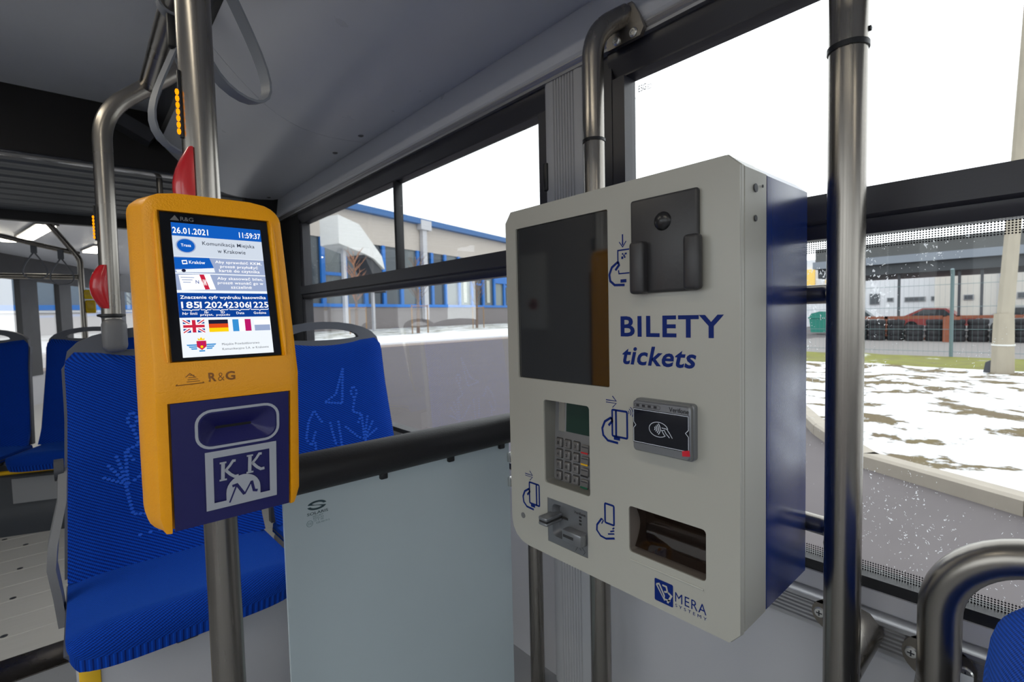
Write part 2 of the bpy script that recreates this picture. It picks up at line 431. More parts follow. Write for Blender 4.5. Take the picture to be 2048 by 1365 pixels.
def side_window(name, y0, y1, label, splitter, panes, gx=XW+0.030):
    w = thing(name, (XW, (y0+y1)/2, 0.612), label, kind='structure')
    f0 = XW-0.006
    # frame bars with a stepped section
    MB().prism([(f0, 1.80), (f0, 1.775), (f0+0.02, 1.745), (f0+0.02, 1.738), (XW+0.05, 1.732), (XW+0.05, 1.80)], 'y', y0, y1).build('top_frame', dark_frame, w)
    MB().box((XW+0.002, y0, 0.612), (XW+0.05, y1, 0.632)).build('bottom_seal', black_pl, w)
    MB().prism([(XW+0.05, 1.264), (XW+0.012, 1.264), (XW+0.004, 1.280), (XW+0.004, 1.290), (XW-0.010, 1.296), (XW-0.010, 1.3445), (XW+0.05, 1.3445)], 'y', y0, y1).build('middle_bar', dark_frame, w)
    for ya, yb in ((y0, y0+0.045), (y1-0.045, y1)):
        MB().box((XW+0.002, ya, 0.632), (XW+0.05, yb, 1.264)).box((XW+0.002, ya, 1.3445), (XW+0.05, yb, 1.735)).build('side_frame', dark_frame, w)
    if splitter: MB().rbox((XW+0.006, splitter-0.009, 1.3445), (XW+0.045, splitter+0.009, 1.735), 0.003).build('divider', black_pl, w)
    ys = [y0+0.03]+([splitter] if splitter else [])+[y1-0.03]
    for a, b in zip(ys[:-1], ys[1:]):
        MB().box((gx, a, 1.34), (gx+0.004, b, 1.74)).build('pane', panes[0], w, smooth=False)
    MB().box((gx, y0+0.03, 0.62), (gx+0.004, y1-0.03, 1.27)).build('pane', panes[1], w, smooth=False)
    return w
w1 = side_window('window_1', 1.028, 3.2, 'split bus window over blue seats with building behind', 1.985, (glass_sp2, glass_w))
w2 = side_window('window_2', -0.95, 0.807, 'large spattered bus window behind the ticket machine', None, (glass_w, glass_sp))
MB().box((XW, -1.1, 0.575), (XW+0.05, -0.95, 1.80)).build('window_post', grey_pillar, wr)
w3 = side_window('window_3', -2.6, -1.1, 'bus window toward the front end of the wall', None, (glass_w, glass_w))
MB().box((XW, -4.2, 0.575), (XW+0.05, -2.6, 1.80)).build('window_post', grey_pillar, wr)
# dotted ceramic border of window 2
def frit_mat():
    m = bpy.data.materials.new('dotted_ceramic_border'); m.use_nodes = True
    nt = m.node_tree; N = nt.nodes; L = nt.links; N.clear()
    o = N.new('ShaderNodeOutputMaterial'); t = N.new('ShaderNodeBsdfTransparent'); d = N.new('ShaderNodeBsdfDiffuse'); d.inputs[0].default_value = (0.01, 0.01, 0.012, 1)
    tc = N.new('ShaderNodeTexCoord'); sp = N.new('ShaderNodeSeparateXYZ'); L.new(tc.outputs['Object'], sp.inputs[0])
    def sn(x):
        a = N.new('ShaderNodeMath'); a.operation = 'MULTIPLY'; a.inputs[1].default_value = 2*PI/0.0040; L.new(x, a.inputs[0])
        c = N.new('ShaderNodeMath'); c.operation = 'SINE'; L.new(a.outputs[0], c.inputs[0]); return c.outputs[0]
    mu = N.new('ShaderNodeMath'); mu.operation = 'ADD'; L.new(sn(sp.outputs[1]), mu.inputs[0]); L.new(sn(sp.outputs[2]), mu.inputs[1])
    gt = N.new('ShaderNodeMath'); gt.operation = 'GREATER_THAN'; gt.inputs[1].default_value = 0.5; L.new(mu.outputs[0], gt.inputs[0])
    mx = N.new('ShaderNodeMixShader'); L.new(gt.outputs[0], mx.inputs[0]); L.new(t.outputs[0], mx.inputs[1]); L.new(d.outputs[0], mx.inputs[2]); L.new(mx.outputs[0], o.inputs[0])
    return m
fr = frit_mat()
MB().box((XW+0.0285, -0.92, 1.238), (XW+0.0288, 0.77, 1.264)).build('dotted_border', fr, w2, smooth=False)
MB().box((XW+0.0285, -0.92, 0.632), (XW+0.0288, 0.77, 0.652)).build('dotted_border', fr, w2, smooth=False)
# etched maker's mark in the corner of window 2
ink = M('etched_mark', (70, 75, 85), 0.6)
pt = Print(lambda u, v, d: (XW+0.029-d, -u, v), [ink])
pt.text('ESG', -0.738, 1.690, -0.715, 1.706, ink); pt.text('E20', -0.711, 1.688, -0.700, 1.700, ink)
pt.text('43R-00011', -0.748, 1.676, -0.725, 1.681, ink); pt.text('AS2 M10', -0.741, 1.668, -0.722, 1.673, ink)
pt.build('etched_mark', w2)

# --- ceiling
cl = thing('ceiling', (0, 0, 2.365), 'grey laminate bus ceiling with a curved side cove', kind='structure')
MB().box((-1.38, -4.2, 2.365), (0.47, 3.58, 2.42)).build('centre_panel', ceil_m, cl)
MB().box((0.40, -4.2, 2.205), (0.46, 3.58, 2.30)).build('light_slot', black_pl, cl)
MB().box((0.40, -4.2, 2.30), (0.47, 3.58, 2.364)).build('slot_back', black_pl, cl)
cov = [(1.075, 1.963), (1.033, 1.950), (0.95, 1.942), (0.88, 1.940), (0.82, 1.943), (0.76, 1.951), (0.71, 1.966), (0.66, 1.988), (0.62, 2.013), (0.58, 2.044), (0.53, 2.088), (0.48, 2.138), (0.42, 2.203)]
def cove(y0, y1):
    back = [(x+0.02, z+0.035) for x, z in cov[::-1]]
    back[-1] = (1.12, 2.0)
    MB().prism(cov+back, 'y', y0, y1).build('cove_panel', cove_m, cl)
cove(2.189, 3.58); cove(-0.8, 2.185); cove(-4.2, -0.804)
for y in (2.10, 2.39, 3.5):
    MB().lathe([(0.012, 0.0), (0.012, -0.003), (0.009, -0.005), (0.005, -0.0055), (0.004, -0.003)], (0.985, y, 1.946), seg=16).build('fixing_screw', mid_grey, cl)

# --- left wall, front wall (behind the viewer): glazed like the right one
wl = thing('wall_left', (-1.38, 0, 0), 'grey laminate far side wall of the bus with glazed doors', kind='structure')
for ya, yb in ((-4.2, -1.2), (0.35, 3.64)): MB().box((-1.44, ya, -0.06), (-1.38, yb, 0.5)).build('lower_panel', grey_panel, wl)
MB().box((-1.44, -4.2, 1.85), (-1.38, 3.64, 2.42)).build('upper_panel', cove_m, wl)
for y in (-4.2, -2.5, -1.2, 0.35, 1.75):
    MB().rbox((-1.44, y, 0.5), (-1.37, y+0.14, 1.85), 0.006).build('pillar_cover', grey_pillar, wl)
MB().rbox((-1.45, -0.50, 0.0), (-1.37, -0.40, 1.85), 0.006).build('door_leaf_edge', black_pl, wl)
MB().box((-1.43, 1.88, 0.5), (-1.38, 3.64, 1.85)).build('closed_panel', grey_pillar, wl)
MB().rbox((-1.38, 2.72, 1.02), (-1.372, 3.02, 1.62), 0.002).build('white_notice', M('white_laminate', (214, 216, 216), 0.4, bump=(300, .05)), wl)
MB().lathe([(0.045, 0), (0.045, 0.001), (0.034, 0.001), (0.034, 0)], (-1.372, 2.86, 1.22), (1, 0, 0), 28).build('red_ring', red_pl, wl)
MB().box((-1.415, -4.1, 0.5), (-1.41, -1.2, 1.85)).box((-1.415, 0.4, 0.5), (-1.41, 1.88, 1.85)).build('pane', glass_w, wl, smooth=False)
MB().box((-1.415, -1.15, 0.05), (-1.41, 0.36, 1.85)).build('door_pane', glass_w, wl, smooth=False)
wf = thing('wall_front', (0, -4.2, 0), 'front end of the bus with a wide windscreen', kind='structure')
MB().box((-1.44, -4.26, -0.06), (XW+0.06, -4.2, 0.7)).box((-1.44, -4.26, 2.0), (XW+0.06, -4.2, 2.42)).build('bulkhead', grey_panel, wf)
MB().box((-1.40, -4.235, 0.68), (XW+0.05, -4.23, 2.02)).build('pane', glass_w, wf, smooth=False)

# --- articulation: black portal, bellows
wm = thing('wall_portal', (0, 3.6, 0), 'black arch where the bus joint begins', kind='structure')
MB().box((-1.44, 3.582, 2.03), (1.12, 3.64, 2.42)).build('arch_panel', M('matt_black_panel', (14, 13, 16), 0.6, bump=(200, .1)), wm)
MB().box((0.86, 3.582, -0.06), (1.12, 3.64, 2.03)).build('arch_post', black_pl, wm)
MB().rbox((-1.40, 3.576, 2.016), (0.90, 3.66, 2.034), 0.004).build('arch_trim', M('dark_trim', (70, 72, 78), 0.2, 0.6), wm)
MB().prism([(0.24, 2.30), (0.40, 2.22), (0.36, 2.16), (0.20, 2.24)], 'y', 3.46, 3.58).build('cover_box', dark_grey, wm)
MB().tube([(0.42, 3.70, 1.4), (0.42, 3.70, 2.02)], 0.016).build('arch_strut', steel_d, wm)
bl = thing('ceiling_bellows', (0, 4.5, 2.0), 'grey ribbed bellows roof over the bus joint', kind='structure')
n_r = 9; y0 = 3.66; dy = (5.36-y0)/n_r
bel = M('grey_bellows_cloth', (98, 102, 110), 0.45, bump=(200, .15), var=0.06)
for i in range(n_r):
    a = y0+i*dy
    pts = [(a+dy*t, 2.03+0.035*math.sin(PI*t)*(1) - (0.02 if 0.15 < t < 0.85 else 0)) for t in (0, 0.1, 0.25, 0.4, 0.5, 0.6, 0.75, 0.9, 1.0)]
    top = [(p[0], p[1]+0.03) for p in pts[::-1]]
    MB().prism(pts+top, 'x', -1.6, 1.10).build('fold', bel, bl)
MB().rbox((-1.6, 5.36, 1.955), (1.2, 5.44, 2.14), 0.008).build('end_frame', black_pl, bl)
MB().box((-1.75, 3.64, -0.05), (-1.6, 5.0, 2.1)).build('side_light_block', bel, bl)  # unseen plain box added to block light beside the joint
MB().box((1.06, 3.64, -0.05), (1.11, 5.0, 2.1)).build('side_light_block', bel, bl)  # matching unseen light-blocking box on the right

# ================================================================== REAR SECTION (turned at the joint)
TH = math.radians(25)
def RT(s, t, z=0):
    """rear section frame: s along its wall from (-1.6, 7.6), t across to the right"""
    return Vector((-1.60+s*math.sin(TH)+t*math.cos(TH), 7.6+s*math.cos(TH)-t*math.sin(TH), z))
def rbox_rear(mb, s0, s1, t0, t1, z0, z1):
    v = [RT(s, t, z) for z in (z0, z1) for s, t in ((s0, t0), (s1, t0), (s1, t1), (s0, t1))]
    return mb.add(v, [(0,3,2,1),(4,5,6,7),(0,1,5,4),(1,2,6,5),(2,3,7,6),(3,0,4,7)])
wb = thing('wall_rear', RT(2.5, 0, 0), 'rear bus section side wall with tall windows and dark posts', kind='structure')
rbox_rear(MB(), -3.0, 7.5, -0.05, 0, -0.06, 0.42).build('lower_panel', grey_panel, wb)
rbox_rear(MB(), -3.0, 7.5, -0.05, 0.02, 1.80, 2.4).build('upper_panel', M('rear_dark_panel', (38, 38, 42), 0.5), wb)
for s0, s1, mt in ((-3.0, -2.2, black_pl), (-0.3, 0.3, black_pl), (2.38, 2.76, black_pl), (3.30, 3.62, black_pl), (5.2, 5.5, dark_frame), (7.0, 7.5, dark_frame)):
    rbox_rear(MB(), s0, s1, -0.05, 0.02, 0.42, 1.80).build('window_post', mt, wb)
w4 = thing('window_4', RT(2.0, 0, 0.42), 'tall window of the rear bus section', kind='structure')
for s0, s1 in ((-2.2, -0.3), (0.3, 2.38), (2.76, 3.30), (3.62, 5.2), (5.5, 7.0)):
    rbox_rear(MB(), s0, s1, -0.03, -0.025, 0.42, 1.80).build('pane', glass_w, w4, smooth=False)
ce2 = thing('ceiling_rear', (0.5, 8, 2.13), 'grey ceiling of the rear bus section', kind='structure')
MB().prism([(-3.5, 5.44), (1.25, 5.44), (2.9, 10.4), (2.9, 12.5), (-3.5, 12.5)], 'z', 2.13, 2.20).build('rear_panel', ceil_m, ce2)
MB().box((-3.5, 5.44, 2.02), (-0.95, 6.4, 2.13)).build('side_duct', cove_m, ce2)
wr2 = thing('wall_rear_right', (2.0, 7.7, 0), 'right wall of the rear bus section', kind='structure')
def rr3(mb, t0, t1, z0, z1):
    A_ = Vector((1.12, 5.0, 0)); D_ = Vector((1.78, 5.4, 0)); N_ = Vector((0.05, -0.016, 0))
    q_ = [A_+D_*t0, A_+D_*t1, A_+D_*t1+N_, A_+D_*t0+N_]
    return mb.add([p+Vector((0, 0, z0)) for p in q_]+[p+Vector((0, 0, z1)) for p in q_], [(0, 3, 2, 1), (4, 5, 6, 7), (0, 1, 5, 4), (1, 2, 6, 5), (2, 3, 7, 6), (3, 0, 4, 7)])
rr3(MB(), 0, 1.35, -0.06, 0.6).build('lower_panel', grey_panel, wr2); rr3(MB(), 0, 1.35, 1.75, 2.2).build('upper_panel', grey_panel, wr2)
for t_ in (0, 0.3, 0.6, 0.9, 1.25): rr3(MB(), t_, t_+0.05, 0.6, 1.75).build('window_post', dark_frame, wr2)

# ================================================================== POLES AND HANDRAILS
R0 = 0.0255
# pole carrying the yellow validator
pl = thing('grab_pole', (0.167, 0.955, 0), 'vertical steel grab pole carrying the yellow ticket validator', 'pole')
MB().tube([(0.167, 0.955, 0), (0.167, 0.955, 2.364)], R0, 32).build('tube', steel, pl)
MB().lathe([(0.05, 0), (0.05, 0.006), (0.03, 0.012), (0.027, 0.03)], (0.167, 0.955, 0)).build('floor_flange', steel_d, pl)
amber = EM('amber_reflection_glow', (255, 150, 10), 1.6)
def reflection_strip(x, y, z0, z1, parent):  # glowing beads on a dark backing imitate an orange reflection on the pole
    MB().rbox((x-0.001, y-0.003, z0-0.004), (x+0.004, y+0.003, z1+0.03), 0.001).build('reflection_backing', black_pl, parent)
    mb = MB(); n = 7
    for k in range(n):
        z = z0+(z1-z0)*(k+0.5)/n
        mb.lathe([(0.0005, -0.0048), (0.0022, -0.0038), (0.0030, 0), (0.0022, 0.0038), (0.0005, 0.0048)], (x-0.0022, y-0.002, z), seg=10)
    mb.build('reflection_beads', amber, parent, label='row of glowing amber beads imitating a reflection')
reflection_strip(0.1395, 0.948, 1.431, 1.503, pl)

def stop_button(px, py, z0, z1, out, dirx, diry, label):
    """red lens housing clipped to the side of a pole"""
    t = thing('stop_button', (px, py, z0), label, 'stop button', 'red stop buttons on the poles')
    d = Vector((dirx, diry, 0)).normalized(); s = Vector((-d.y, d.x, 0)); rs = []
    n = 12
    for i in range(n+1):
        f = i/n; z = z0+(z1-z0)*f
        e = out*min(1.0, (math.sin(PI*min(1, max(0, 0.06+0.88*f)))**0.75))
        w = 0.026
        c = Vector((px, py, z)); ring = []
        for k in range(13):
            a = -PI/2+PI*k/12
            ring.append(c+d*(0.012+e*math.cos(a)**0.8 if math.cos(a) > 1e-6 else 0.012)+s*(w*math.sin(a)))
        rs.append(ring)
    MB().rings(rs).build('red_lens', red_pl, t)
    MB().rbox((px-0.012, py+0.02, (z0+z1)/2-0.02), (px+0.012, py+0.035, (z0+z1)/2+0.02), 0.003).build('push_key', dark_grey, t)
    return t
stop_button(0.167, 0.955, 1.28, 1.412, 0.030, -1, 0.1, 'red stop button half hidden behind the top of the yellow validator')

# second pole with a bend, standing on the seat back
p2 = thing('bent_pole', (0.082, 2.0, 1.10), 'bent steel pole rising from the blue aisle seat back to the roof', 'pole')
MB().tube(bend([(0.082, 2.0, 1.12), (0.088, 2.0, 1.79), (0.325, 2.0, 2.005), (0.33, 2.0, 2.364)], 0.20, 12), R0, 28).build('tube', steel_pl, p2)
MB().lathe([(0.027, 1.155), (0.036, 1.158), (0.036, 1.164), (0.027, 1.166)], (0.082, 2.0, 0)).build('collar', black_pl, p2)
MB().rbox((0.055, 1.955, 1.045), (0.118, 2.045, 1.150), 0.022, 4).build('seat_clamp', mid_grey, p2, label='rounded grey plastic clamp')
MB().lathe([(0.028, 1.158), (0.020, 1.140)], (0.082, 2.0, 0)).build('clamp_neck', mid_grey, p2)
reflection_strip(0.055, 1.985, 1.395, 1.467, p2)
stop_button(0.082, 2.0, 1.182, 1.317, 0.038, -1, -0.25, 'red stop button on the bent pole above the grey clamp')
# roof rail along the bus
gr = thing('roof_rail', (0.212, 1.0, 1.9), 'long steel handrail under the ceiling holding hand straps', 'handrail')
MB().tube([(0.212, -3.0, 1.905), (0.212, 2.0, 1.905)], R0, 28).build('tube', steel_pl, gr)
MB().tube([(0.212, 1.985, 1.897), (0.212, 2.0, 1.90)], R0*1.12, 24).build('end_socket', steel_d, gr)
for y in (-2.2, -0.4):
    MB().tube([(0.212, y, 1.905), (0.212, y, 2.364)], 0.012, 12).build('hanger', steel_d, gr)

def hand_strap(y, tilt, label):
    t = thing('hand_strap', (0.212, y, 1.54), label, 'hand strap', 'grey hand straps on the roof rail')
    mb = MB(); mb.lathe([(0.0275, -0.016), (0.031, -0.016), (0.031, 0.016), (0.0275, 0.016)], (0.212, y, 1.905), (0, 1, 0), 24)
    mb.build('rail_clip', strap_m, t)
    MB().rbox((0.198, y-0.011, 1.80), (0.226, y+0.011, 1.885), 0.006).build('holder', black_pl, t)
    pts = []
    for k in range(25):
        a = k/24; w = 0.078*math.sin(PI*a)**0.8 if 0 < a < 1 else 0
        ang = 2*PI*a
        r = 0.14
        x = -math.sin(ang)*0.07*(0.55+0.45*math.sin(ang/2)**1.2)
        z = 1.80-0.25*(math.sin(ang/2)**1.1 if math.sin(ang/2) > 0 else 0)
        pts.append((0.212+x*1.0+tilt*(1.80-z), y+x*0.55, z))
    MB().band(pts, 0.024, 0.005, (-0.45, 0.9, 0)).build('loop', strap_m, t)
    return t
hand_strap(1.46, 0.02, 'grey looped hand strap left of the validator pole')
hand_strap(1.04, 0.18, 'grey looped hand strap showing right of the validator pole')

# right pole with stub to the wall rail and arms to the ticket machine
rp = thing('machine_pole', (0.90, 0.232, 0), 'thick vertical steel pole right of the ticket machine', 'pole')
MB().tube([(0.90, 0.232, 0), (0.90, 0.232, 2.2)], R0, 36).build('tube', steel, rp)
MB().lathe([(R0-0.001, 1.520), (R0+0.0022, 1.520), (R0+0.0022, 1.528), (R0-0.001, 1.528)], (0.90, 0.232, 0), seg=32).build('black_ring', black_pl, rp)
MB().lathe([(0.004, 0), (0.004, 0.003), (0.001, 0.004)], (0.905, 0.207, 1.545), (0, -1, 0), 12).build('grub_screw', black_pl, rp)
MB().tube([(0.905, 0.233, 0.545), (1.046, 0.238, 0.547)], [0.027, 0.033]).build('wall_stub', steel_pl, rp)
def oval_flange(y, z, half, h, screws, parent):
    pts = [(y+half*math.cos(a)*(abs(math.cos(a))**-0.0), z+h*math.sin(a)) for a in [2*PI*k/32 for k in range(32)]]
    f = MB().prism(pts, 'x', 1.040, 1.048).build('wall_flange', M('bronze_grey_plate', (128, 122, 114), 0.34, 0.9, var=0.04), parent)
    for sy in screws:
        MB().lathe([(0.010, 0.0), (0.010, 0.002), (0.008, 0.0045), (0.0015, 0.005)], (1.040, sy, z), (-1, 0, 0), 20).build('screw', zinc, f)
        MB().box((1.0345, sy-0.005, z-0.001), (1.0355, sy+0.005, z+0.001)).box((1.0345, sy-0.001, z-0.005), (1.0355, sy+0.001, z+0.005)).build('screw_slot', dark_grey, f)
oval_flange(0.264, 0.548, 0.054, 0.036, (0.304, 0.224), rp)
for z in (1.155, 0.748):
    MB().tube(bend([(0.905, 0.236, z), (0.965, 0.262, z), (0.972, 0.36, z)], 0.03, 6), 0.0165, 20).build('machine_arm', steel_pl, rp)
    MB().tube([(0.905, 0.236, z), (0.935, 0.248, z)], [0.024, 0.0165], 20).build('weld_collar', steel_pl, rp)

# pole left of the machine, bent to the upper rail
wp = thing('wall_pole', (0.958, 0.77, 0), 'steel pole behind the ticket machine bending to the upper wall rail', 'pole')
MB().tube(bend([(0.958, 0.77, 0), (0.958, 0.77, 1.80), (1.050, 0.735, 1.865)], 0.11, 10)[:-1]+[(1.046, 0.737, 1.860)], R0, 32).build('tube', steel, wp)
MB().lathe([(R0-0.001, 1.543), (R0+0.0022, 1.543), (R0+0.0022, 1.550), (R0-0.001, 1.550)], (0.958, 0.77, 0), seg=32).build('black_ring', black_pl, wp)
mbf = MB().prism([(0.785, 1.790), (0.690, 1.790), (0.680, 1.806), (0.692, 1.84), (0.712, 1.878), (0.748, 1.880), (0.772, 1.84), (0.790, 1.806)], 'x', 1.036, 1.048)
wfl = mbf.build('wall_flange', steel_d, wp)
for y in (0.757, 0.708):
    MB().lathe([(0.011, 0.0), (0.011, 0.003), (0.008, 0.006), (0.0045, 0.006), (0.004, 0.003)], (1.036, y, 1.803), (-1, 0, 0), 20).build('screw', zinc, wfl)

# hoop handrail at the right with its wall flange
hp = thing('hoop_rail', (0.95, 0.12, 0), 'curved steel hoop handrail beside the blue seat back at right', 'handrail')
MB().tube([(0.95, 0.119, 0)]+[(0.95, 0.119, 0.60)]+arc((0.95, 0.002, 0.67), (0, 1, 0), (0, 0, 1), 0.117, 0, PI/2, 12)+[(0.95, -0.30, 0.787)], 0.0262, 32).build('tube', steel_pl, hp)
MB().tube([(0.95, 0.122, 0.54), (1.046, 0.130, 0.54)], 0.026).build('wall_stub', steel_pl, hp)
oval_flange(0.131, 0.540, 0.048, 0.040, (0.1655, 0.097), hp)

# ================================================================== PARTITION
pa = thing('glass_partition', (0.6, 1.05, 0), 'frosted glass partition with a black padded top rail', 'partition')
MB().plate([(0.294, 0.06), (0.901, 0.06), (0.901, 0.80), (0.294, 0.80)], [], lambda u, v, d: (u, 1.046+d, v), 0.008).build('frosted_pane', frost, pa)
MB().tube([(0.175, 1.05, 0.812), (0.18, 1.05, 0.812), (1.0, 1.05, 0.812), (1.01, 1.05, 0.812)], [0.036, 0.041, 0.041, 0.036], 40).build('padded_rail', black_soft, pa, label='black padded roll on top of the pane')
for x in (0.513, 0.70, 0.87):
    MB().rbox((x-0.009, 1.036, 0.760), (x+0.009, 1.064, 0.776), 0.003).build('pane_clip', black_pl, pa)
MB().tube([(1.0, 1.05, 0), (1.0, 1.05, 0.80)], R0*0.85, 28).build('end_post', steel, pa)
for z in (0.66, 0.73):
    MB().rbox((0.893, 1.034, z-0.014), (0.978, 1.046, z+0.014), 0.003).build('post_bracket', zinc, pa)
teal = M('dark_teal_ink', (36, 62, 70), 0.5)
teal2 = M('faint_teal_ink', (96, 120, 128), 0.5)
pt = Print(lambda u, v, d: (u, 1.046-d, v), [teal, teal2, frost])
# oval S emblem with lettering
def ell(cx, cz, a, b, a0, a1, n=20): return [(cx+a*math.cos(a0+(a1-a0)*i/n), cz+b*math.sin(a0+(a1-a0)*i/n)) for i in range(n+1)]
cx, cz = 0.3605, 0.7395
pt.poly(ell(cx, cz, 0.0205, 0.0098, math.radians(12), math.radians(160))+[(cx+0.006, cz-0.0012), (cx+0.0205, cz-0.0025)][:0]+[(cx-0.0185, cz+0.0012), (cx+0.004, cz-0.0004), (cx+0.0170, cz-0.0024), (cx+0.0125, cz-0.005), (cx-0.008, cz-0.0035)][:0]+ell(cx, cz, 0.0140, 0.0058, math.radians(150), math.radians(14), 14), teal, 1)
pt.poly(ell(cx, cz, 0.0205, 0.0098, math.radians(192), math.radians(340))+ell(cx, cz, 0.0140, 0.0058, math.radians(330), math.radians(194), 14), teal, 1)
pt.poly([(cx-0.0192, cz+0.0030), (cx-0.011, cz+0.0042), (cx-0.004, cz+0.0012), (cx+0.0192, cz-0.0030), (cx+0.011, cz-0.0042), (cx+0.003, cz-0.0012)], teal, 2)
pt.text('SOLARIS', 0.3395, 0.7205, 0.3835, 0.7265, teal, bold=0.01)
pt.text('SEKURIT', 0.351, 0.7150, 0.373, 0.7185, teal2); pt.text('ESG-H', 0.352, 0.7105, 0.373, 0.7140, teal2); pt.text('12 T 30', 0.353, 0.7055, 0.373, 0.7095, teal2)
pt.stroke(ell(0.3442, 0.7035, 0.0062, 0.0062, 0, 2*PI, 20)[:-1], 0.0009, teal2, 1, True); pt.text('E20', 0.3402, 0.7010, 0.3482, 0.7060, teal2)
pt.text('43R-001912', 0.357, 0.6995, 0.386, 0.7032, teal2)
pt.build('etched_mark', pa, label='dark oval S emblem and lettering')

# ================================================================== YELLOW VALIDATOR
va = thing('ticket_validator', (0.164, 0.86, 0.838), 'yellow ticket validator with a lit screen on the grab pole', 'validator')
VX = 0.164
def vyf(z):
    K = [(0.836, 0.824), (0.86, 0.818), (1.02, 0.800), (1.05, 0.797), (1.08, 0.802), (1.29, 0.8475), (1.32, 0.856)]
    for (a, b), (c, d) in zip(K[:-1], K[1:]):
        if z <= c: return b+(d-b)*(z-a)/(c-a)
    return K[-1][1]
def vring(z, hw, fw, rd, rw, yb=0.925):
    y = vyf(z); half = [(hw*0.93, yb), (hw, yb-0.02), (hw+0.001, y+0.055), (hw-0.002, y+0.036), (hw-0.009, y+0.017), (fw+0.004, y+0.003), (fw, y+0.0005), (rw+0.0025, y), (rw, y+rd)]
    return [(VX+a, b, z) for a, b in half]+[(VX-a, b, z) for a, b in half[::-1]]
B_ = [(0.8365, 0.080, 0.060, 0.018, 0.0765), (0.841, 0.094, 0.078, 0.018, 0.0765), (0.849, 0.101, 0.085, 0.018, 0.0765), (0.862, 0.104, 0.088, 0.018, 0.0765),
      (0.94, 0.104, 0.088, 0.018, 0.0765), (1.0220, 0.1035, 0.0875, 0.018, 0.0765), (1.0222, 0.1035, 0.0875, 0.0, 0.0765), (1.05, 0.1035, 0.0875, 0, 0.072), (1.0770, 0.103, 0.087, 0, 0.0705),
      (1.0775, 0.103, 0.087, 0.009, 0.0705), (1.14, 0.103, 0.087, 0.009, 0.0705), (1.2, 0.103, 0.087, 0.009, 0.0705), (1.2895, 0.1025, 0.0865, 0.009, 0.0705), (1.290, 0.1025, 0.0865, 0, 0.0705),
      (1.297, 0.1015, 0.085, 0, 0.065), (1.304, 0.0985, 0.081, 0, 0.06), (1.310, 0.0925, 0.075, 0, 0.055), (1.3145, 0.082, 0.066, 0, 0.05), (1.3175, 0.060, 0.048, 0, 0.035)]
B_[0] = (0.8365, 0.0945, 0.0815, 0.018, 0.0765); B_[1] = (0.841, 0.0985, 0.083, 0.018, 0.0765)
MB().rings([vring(*b) for b in B_]).build('housing', yellow_pl, va, sharp=40)
MB().rbox((VX-0.05, 0.915, 0.90), (VX+0.05, 0.975, 1.26), 0.008).build('pole_clamp', black_pl, va)
# yellow side ridges of the screen recess
for sx in (-1, 1):
    pth = [(VX+sx*0.0755, vyf(z)-0.0015, z) for z in (1.078, 1.10, 1.16, 1.22, 1.27, 1.2875)]
    MB().tube(pth, [0.001, 0.0032, 0.0036, 0.0036, 0.0034, 0.001], 10).build('recess_ridge', yellow_pl, va)
# screen
zb, zt = 1.0785, 1.2890
ln = Vector((0, vyf(zt)-vyf(zb), zt-zb)); LS = ln.length; lv = ln.normalized(); ln_n = Vector((0, -lv.z, lv.y))
def scr3(u, v, d):
    return Vector((VX-0.070+u*0.140, vyf(zb)+0.004, zb))+lv*(v*LS)+ln_n*d
smb = MB(); smb.plate([(0, 0), (1, 0), (1, 1), (0, 1)], [], lambda u, v, d: scr3(u, v, -d), 0.004)
sc_o = smb.build('screen', screen_blk, va)
e_white = EM('lit_white', (238, 244, 250), 1.05); e_blue = EM('lit_blue', (20, 96, 196), 0.95); e_dblue = EM('lit_deep_blue', (16, 70, 160), 0.9)
e_lav = EM('lit_lavender', (170, 186, 222), 0.85); e_pale = EM('lit_pale', (216, 226, 240), 0.95); e_txt = EM('lit_text_white', (255, 255, 255), 1.1); e_gry = EM('lit_grey_text', (52, 60, 78), 0.8)
e_red = EM('lit_red', (214, 40, 70), 0.9); e_blk = EM('lit_black', (42, 40, 66), 0.7); e_or = EM('lit_orange_red', (232, 78, 30), 0.95); e_yel = EM('lit_yellow', (255, 214, 20), 1.0)
e_sky = EM('lit_sky_blue', (60, 150, 220), 0.95); e_mag = EM('lit_magenta', (200, 30, 110), 0.9)
SM = [e_white, e_blue, e_dblue, e_lav, e_pale, e_txt, e_gry, e_red, e_blk, e_or, e_yel, e_sky, e_mag, mid_grey]
U0, U1, V0, V1 = 0.090, 0.925, 0.020, 0.930
def cs(u, v): return (U0+(U1-U0)*u, V1-(V1-V0)*v)          # content coordinates, v from the top
sp = Print(lambda u, v, d: scr3(*cs(u, v), d), SM)
def T(txt, u0, v0, u1, v1, m, layer=3, bold=0.02): sp.text(txt, u0, v1, u1, v0, m, layer, bold*0.6, space=1.06)
sp.rect(0, 0, 1, 1, e_white, 0)
sp.rect(0, 0, 1, 0.10, e_blue, 1)
T('26.01.2021', 0.01, 0.034, 0.385, 0.082, e_txt, bold=0.03); T('11:59:37', 0.735, 0.034, 0.992, 0.080, e_txt, bold=0.03)
sp.rect(0, 0.10, 1, 0.252, e_pale, 1)
sp.disc(0.135, 0.172, 0.105, e_lav, 2, ry=0.056); sp.disc(0.135, 0.172, 0.092, e_blue, 3, ry=0.050); T('Trasa', 0.083, 0.158, 0.187, 0.180, e_txt, 4)
T('Komunikacja Miejska', 0.31, 0.130, 0.905, 0.168, e_gry, bold=0.012); T('w Krakowie', 0.47, 0.183, 0.79, 0.214, e_gry, bold=0.012)
sp.rect(0, 0.256, 1, 0.378, e_lav, 1); sp.rect(0, 0.386, 1, 0.508, e_lav, 1)
sp.poly([(0, 0.264), (0.37, 0.258), (0.41, 0.335), (0, 0.357)], e_blue, 2); sp.poly([(0, 0.350), (0.41, 0.332), (0.42, 0.368), (0.02, 0.376)], e_white, 2)
